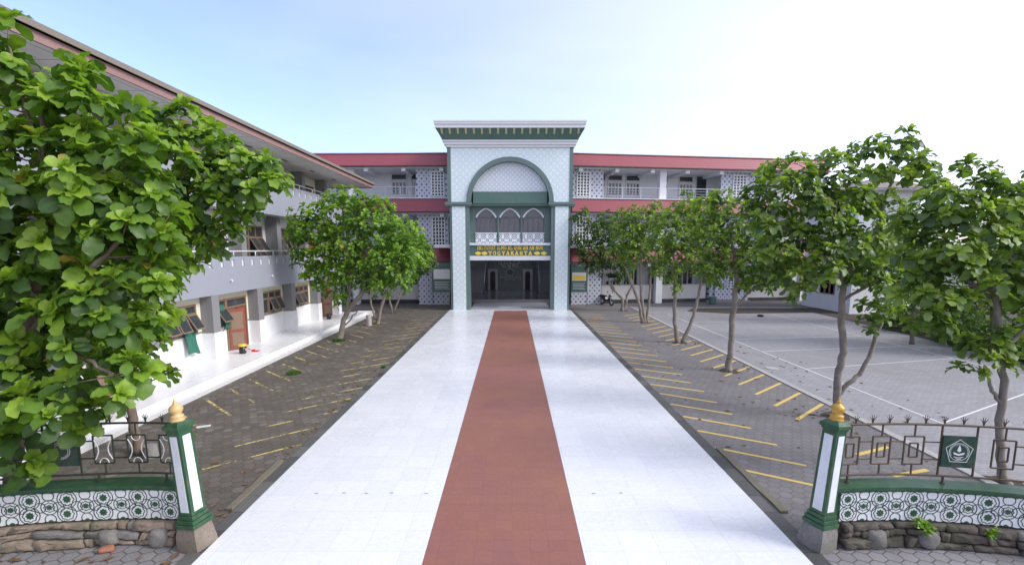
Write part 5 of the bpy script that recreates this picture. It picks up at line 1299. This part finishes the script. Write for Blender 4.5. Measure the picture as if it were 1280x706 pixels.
tree('thin feathery tree top standing above the right hand trees', 30, (1215, 330), [[(1215, 420, 0, .14), (1213, 300, 0, .1), (1222, 240, 0, .06), (1240, 222, 0, .03), (1256, 215, 0, .015)], [(1213, 260, 0, .04), (1205, 235, 0, .02)]],
     [(1222, 235, 9), (1238, 225, 7), (1250, 218, 5), (1208, 245, 9), (1215, 262, 12), (1205, 228, 5)], .16, M['leaf_far'], M['bark_dark'], 34, dens=.45, ns=2, nleaf=(4, 6), group=GB, name='background_tree')

for i, (hx, hy, hr) in enumerate(((22.6, 17.5, 1.3), (23.2, 20.8, 1.5), (23.8, 24.5, 1.6), (24.2, 28.5, 1.7), (26.5, 21.5, 2.2), (25.5, 17.0, 2.0))):
    rg = np.random.default_rng(60 + i); root = empty('garden_shrub', (hx, hy, 0))
    tag(root, ['low dark shrub nearest the camera behind the court', 'dark rounded shrub second along the court edge', 'wide dark shrub midway along the court edge', 'dark shrub at the far end of the court edge', 'tall dark bush behind the shrubs of the court edge', 'tall dark bush at the right border behind the court'][i], 'shrub', 'shrubs along the court edge')
    pts = []
    for _ in range(240):
        v = rg.normal(0, 1, 3); v /= np.linalg.norm(v); v[2] = abs(v[2]); q = v * hr * rg.uniform(.5, 1.05) * np.array([1, 1.25, .95]) + np.array([hx, hy, .1]); pts.append(q)
    m = MB()
    for q in pts[::6]: m.tube([(hx, hy, 0), ((hx + q[0])/2, (hy + q[1])/2, q[2]*.6), q], [.03, .02, .006], 4, cap=False)
    m.build('stem', M['bark_dark'], root); crown_mesh('foliage', pts, [np.array([rg.normal(0, .5), rg.normal(0, .5), 1]) for _ in pts], .26, M['leaf_far'], root, 2, (6, 8), None, rg)

# ================================================================== SMALL THINGS
def tuft(name, c, n, h, spread, mat, label, cat, seed):
    r = random.Random(seed); m = MB()
    for i in range(n):
        a = r.uniform(0, 6.28); d = r.uniform(0, spread); x, y = c[0] + d*math.cos(a), c[1] + d*math.sin(a); hh = h * r.uniform(.5, 1.1); w = .012; lean = r.uniform(.1, .6) * hh; b = r.uniform(0, 6.28)
        dx, dy = math.cos(b), math.sin(b); px, py = -dy*w, dx*w
        m.add([(x-px, y-py, c[2]), (x+px, y+py, c[2]), (x+px*.8+dx*lean*.4, y+py*.8+dy*lean*.4, c[2]+hh*.6), (x-px*.8+dx*lean*.4, y-py*.8+dy*lean*.4, c[2]+hh*.6), (x+dx*lean, y+dy*lean, c[2]+hh)], [(0,1,2,3), (3,2,4)])
    return tag(m.build(name, mat), label, cat)
tuft('grass_tuft', (-8.65, 18.5, 0), 220, .16, .28, M['weed'], 'bright green grass tuft growing between the left paving', 'grass tuft', 1)
tuft('grass_tuft', (-9.3, 25.3, 0), 220, .18, .35, M['weed'], 'grass around the foot of the leaning left tree', 'grass tuft', 2)
tuft('grass_tuft', (-5.35, 19.5, 0), 90, .10, .12, M['weed'], 'tiny weeds along the left border of the walkway', 'grass tuft', 3)
def weed(name, c, n, h, label, seed):
    rg = np.random.default_rng(seed); root = empty(name, c); tag(root, label, 'weed')
    pts = [np.array(c) + np.array([rg.normal(0, h*.35), rg.normal(0, h*.25), rg.uniform(.2, 1)*h]) for _ in range(n)]; dirs = [np.array([rg.normal(0, .4), rg.normal(0, .4), 1]) for _ in pts]
    m = MB()
    for p in pts: m.tube([c, (Vector(c) + Vector(p))/2 + Vector((.01, 0, .02)), p], .004, 4, cap=False)
    m.build('stem', M['weed'], root); crown_mesh('leaves', pts, dirs, .07, M['weed'], root, 2, (5, 8), None, rg)
weed('weed', (6.75, 7.28, .30), 24, .2, 'bright green weed sprouting from the right stone base', 5)
weed('weed', (7.75, 7.2, .28), 10, .13, 'small pale weed farther right on the stone base', 6)
weed('sprout', (-7.7, 11.0, .0), 16, .5, 'yellow green sprout beside the left mottled trunk', 7)
m = MB(); rock(m, (-6.62, 7.28, .04), .11, .07, .05, 77, .4, .6); tag(m.build('brick_fragment', M['orange_brick'], smooth=True), 'broken orange brick piece at the foot of the left stone base', 'brick')
m = MB(); m.tube([(-9.25, 30.6, 0), (-9.22, 30.6, .35), (-9.25, 30.6, .68)], [.2, .17, .17], 12); tag(m.build('tree_stump', M['kerb'], auto=50), 'short pale stump behind the leaning left tree', 'stump')
m = MB(); m.tube([(-8.6, 10.9, 0), (-8.6, 10.9, .28)], [.16, .14], 12); tag(m.build('tree_stump', M['concrete'], auto=50), 'low grey stump beside the mottled trunk behind the left fence', 'stump')
m = MB(); m.poly([(-8.75, 12.8), (-8.45, 12.95), (-8.4, 12.85), (-8.7, 12.7)], lambda p: (*p, .003), lambda p: (*p, .02)); tag(m.build('paper_scrap', M['white_paint']), 'white paper scrap on the brown paving behind the left post', 'litter')
m = MB(); m.lathe([(.26, .004), (.26, .02), (.23, .022)], (10.75, 19.4, 0), 20); tag(m.build('drain_cover', M['kerb']), 'round pale drain cover on the court edge', 'drain cover')
m = MB(); rock(m, (18.1, 34.6, .08), .22, .12, .10, 5); tag(m.build('dark_bag', M['black'], smooth=True), 'small black bag lying on the far court', 'bag')
m = MB(); m.lathe([(.24, 0), (.30, .06), (.34, .65), (.30, .68)], (17.9, 42.6, 0), 14); tag(m.build('waste_bin', M['deep_green'], auto=40), 'green bin against the low wall left of the dotted pillars', 'bin')
# bare soil around the trunks
m = MB(); r = random.Random(8)
for x, y in ((-9.1, 11.2), (-9.3, 25.6), (-8.95, 31.2), (-9.2, 36.6), (9.6, 13.7), (10.4, 9.6), (8.8, 19.0), (8.85, 24.9), (8.9, 31.8), (8.9, 38.0)):
    m.add([(x + (.34 + r.uniform(-.08, .12)) * math.cos(a * .52), y + (.34 + r.uniform(-.08, .12)) * math.sin(a * .52), .0085) for a in range(12)], [tuple(range(12))])
tag(m.build('soil_patches', M['soil']), kind='structure')
# fallen leaves
m = MB(); r = random.Random(4)
spots = [(-5.35 + r.uniform(-.25, .1), r.uniform(7.2, 20)) for _ in range(40)] + [(r.uniform(-9.8, -5.4), r.uniform(8.5, 22)) for _ in range(60)] + [(r.uniform(5.0, 9.8), r.uniform(9, 26)) for _ in range(70)] + [(r.uniform(8.0, 9.8), r.choice([13.7, 19, 25]) + r.normalvariate(0, .5)) for _ in range(70)] + [(r.uniform(-8.5, -5.3), r.uniform(6.7, 7.2)) for _ in range(25)] + [(r.uniform(10.3, 13), r.uniform(12, 24)) for _ in range(40)]
for x, y in spots:
    a = r.uniform(0, 6.28); L = r.uniform(.04, .11); w = L * .5; z = .006; c, s = math.cos(a), math.sin(a)
    q = [(-L, 0, z), (0, -w, z + .015), (L, 0, z + .005), (0, w, z + .02)]
    m.add([(x + u*c - v*s, y + u*s + v*c, t) for u, v, t in q], [(0, 1, 2, 3)])
tag(m.build('leaf_litter', paint('dry_leaf', (.17, .10, .05), .8, .3, 9)), 'scattered dry fallen leaves on the paving', 'leaf litter', kind='stuff')

# floor fixings on the walkway
m = MB()
for i, px in enumerate([362, 398, 429, 461, 509, 546, 742, 778]):
    p = at(px, 616 + (i % 3) * 2, 9.3); x = -3.95 + [0, .55, 1.0, 1.5, 2.2, 2.75, 5.55, 6.1][i]; m.box(x, x + .07, 9.05 + .02*(i % 2), 9.07 + .02*(i % 2), .05, .056)
tag(m.build('floor_slot', M['pillar']), 'row of small dark slots across the white walkway tiles', 'floor slots', kind='structure')

# motorbike near the tower
mo = empty('parked_motorbike', (8.35, 42.0, 0), R(-62)); tag(mo, 'black scooter style motorbike parked against the low wall by the tower', 'motorbike')
for x in (-.62, .62):
    m = MB(); n = 20
    m.ring([(x + .28*math.cos(2*math.pi*i/n), .28 + .28*math.sin(2*math.pi*i/n)) for i in range(n)], [(x + .19*math.cos(2*math.pi*i/n), .28 + .19*math.sin(2*math.pi*i/n)) for i in range(n)], lambda p: (p[0], -.05, p[1]), lambda p: (p[0], .05, p[1]))
    w = m.build('wheel', M['rubber'], mo, local=True)
    m = MB()
    for k in range(5): a = 2*math.pi*k/5; m.tube([(x, 0, .28), (x + .2*math.cos(a), 0, .28 + .2*math.sin(a))], .015, 5)
    m.tube([(x, -.06, .28), (x, .06, .28)], .04, 8); m.build('spokes', M['grey_metal'], w, local=True)
m = MB(); prof = [(-.75, .62), (-.45, .5), (-.1, .36), (.3, .36), (.42, .5), (.52, .86), (.44, .98), (.36, .9), (.26, .55), (-.05, .5), (-.15, .72), (-.85, .76)]
m.poly(prof, lambda p: (p[0], -.13, p[1]), lambda p: (p[0], .13, p[1])); m.build('body', M['black'], mo, local=True, bevel=.02)
m = MB(); m.poly([(-.85, .77), (-.1, .74), (-.05, .80), (-.4, .86), (-.85, .87)], lambda p: (p[0], -.12, p[1]), lambda p: (p[0], .12, p[1])); m.build('seat', M['rubber'], mo, local=True, bevel=.02)
m = MB(); m.tube([(.62, .08, .28), (.5, .08, .75), (.42, .06, 1.0)], .025, 6); m.tube([(.62, -.08, .28), (.5, -.08, .75), (.42, -.06, 1.0)], .025, 6); m.build('fork', M['grey_metal'], mo, local=True)
m = MB(); m.tube([(.36, -.34, 1.05), (.43, -.12, 1.0), (.43, .12, 1.0), (.36, .34, 1.05)], .018, 6); m.build('handlebar', M['black'], mo, local=True)
m = MB(); m.lathe([(.02, 0), (.08, .02), (.09, .08), (.03, .12)], (.52, 0, .88), 12); m.build('headlight', M['white_paint'], mo, local=True, smooth=True)
for y in (-.26, .26): m = MB(); m.tube([(.4, y, 1.05), (.4, y, 1.18)], .01, 5); m.box(.38, .40, y - .06, y + .06, 1.18, 1.26); m.build('mirror', M['black'], mo, local=True)
m = MB(); m.box(-.95, -.86, -.08, .08, .6, .72); m.build('tail_light', M['red_plastic'], mo, local=True)
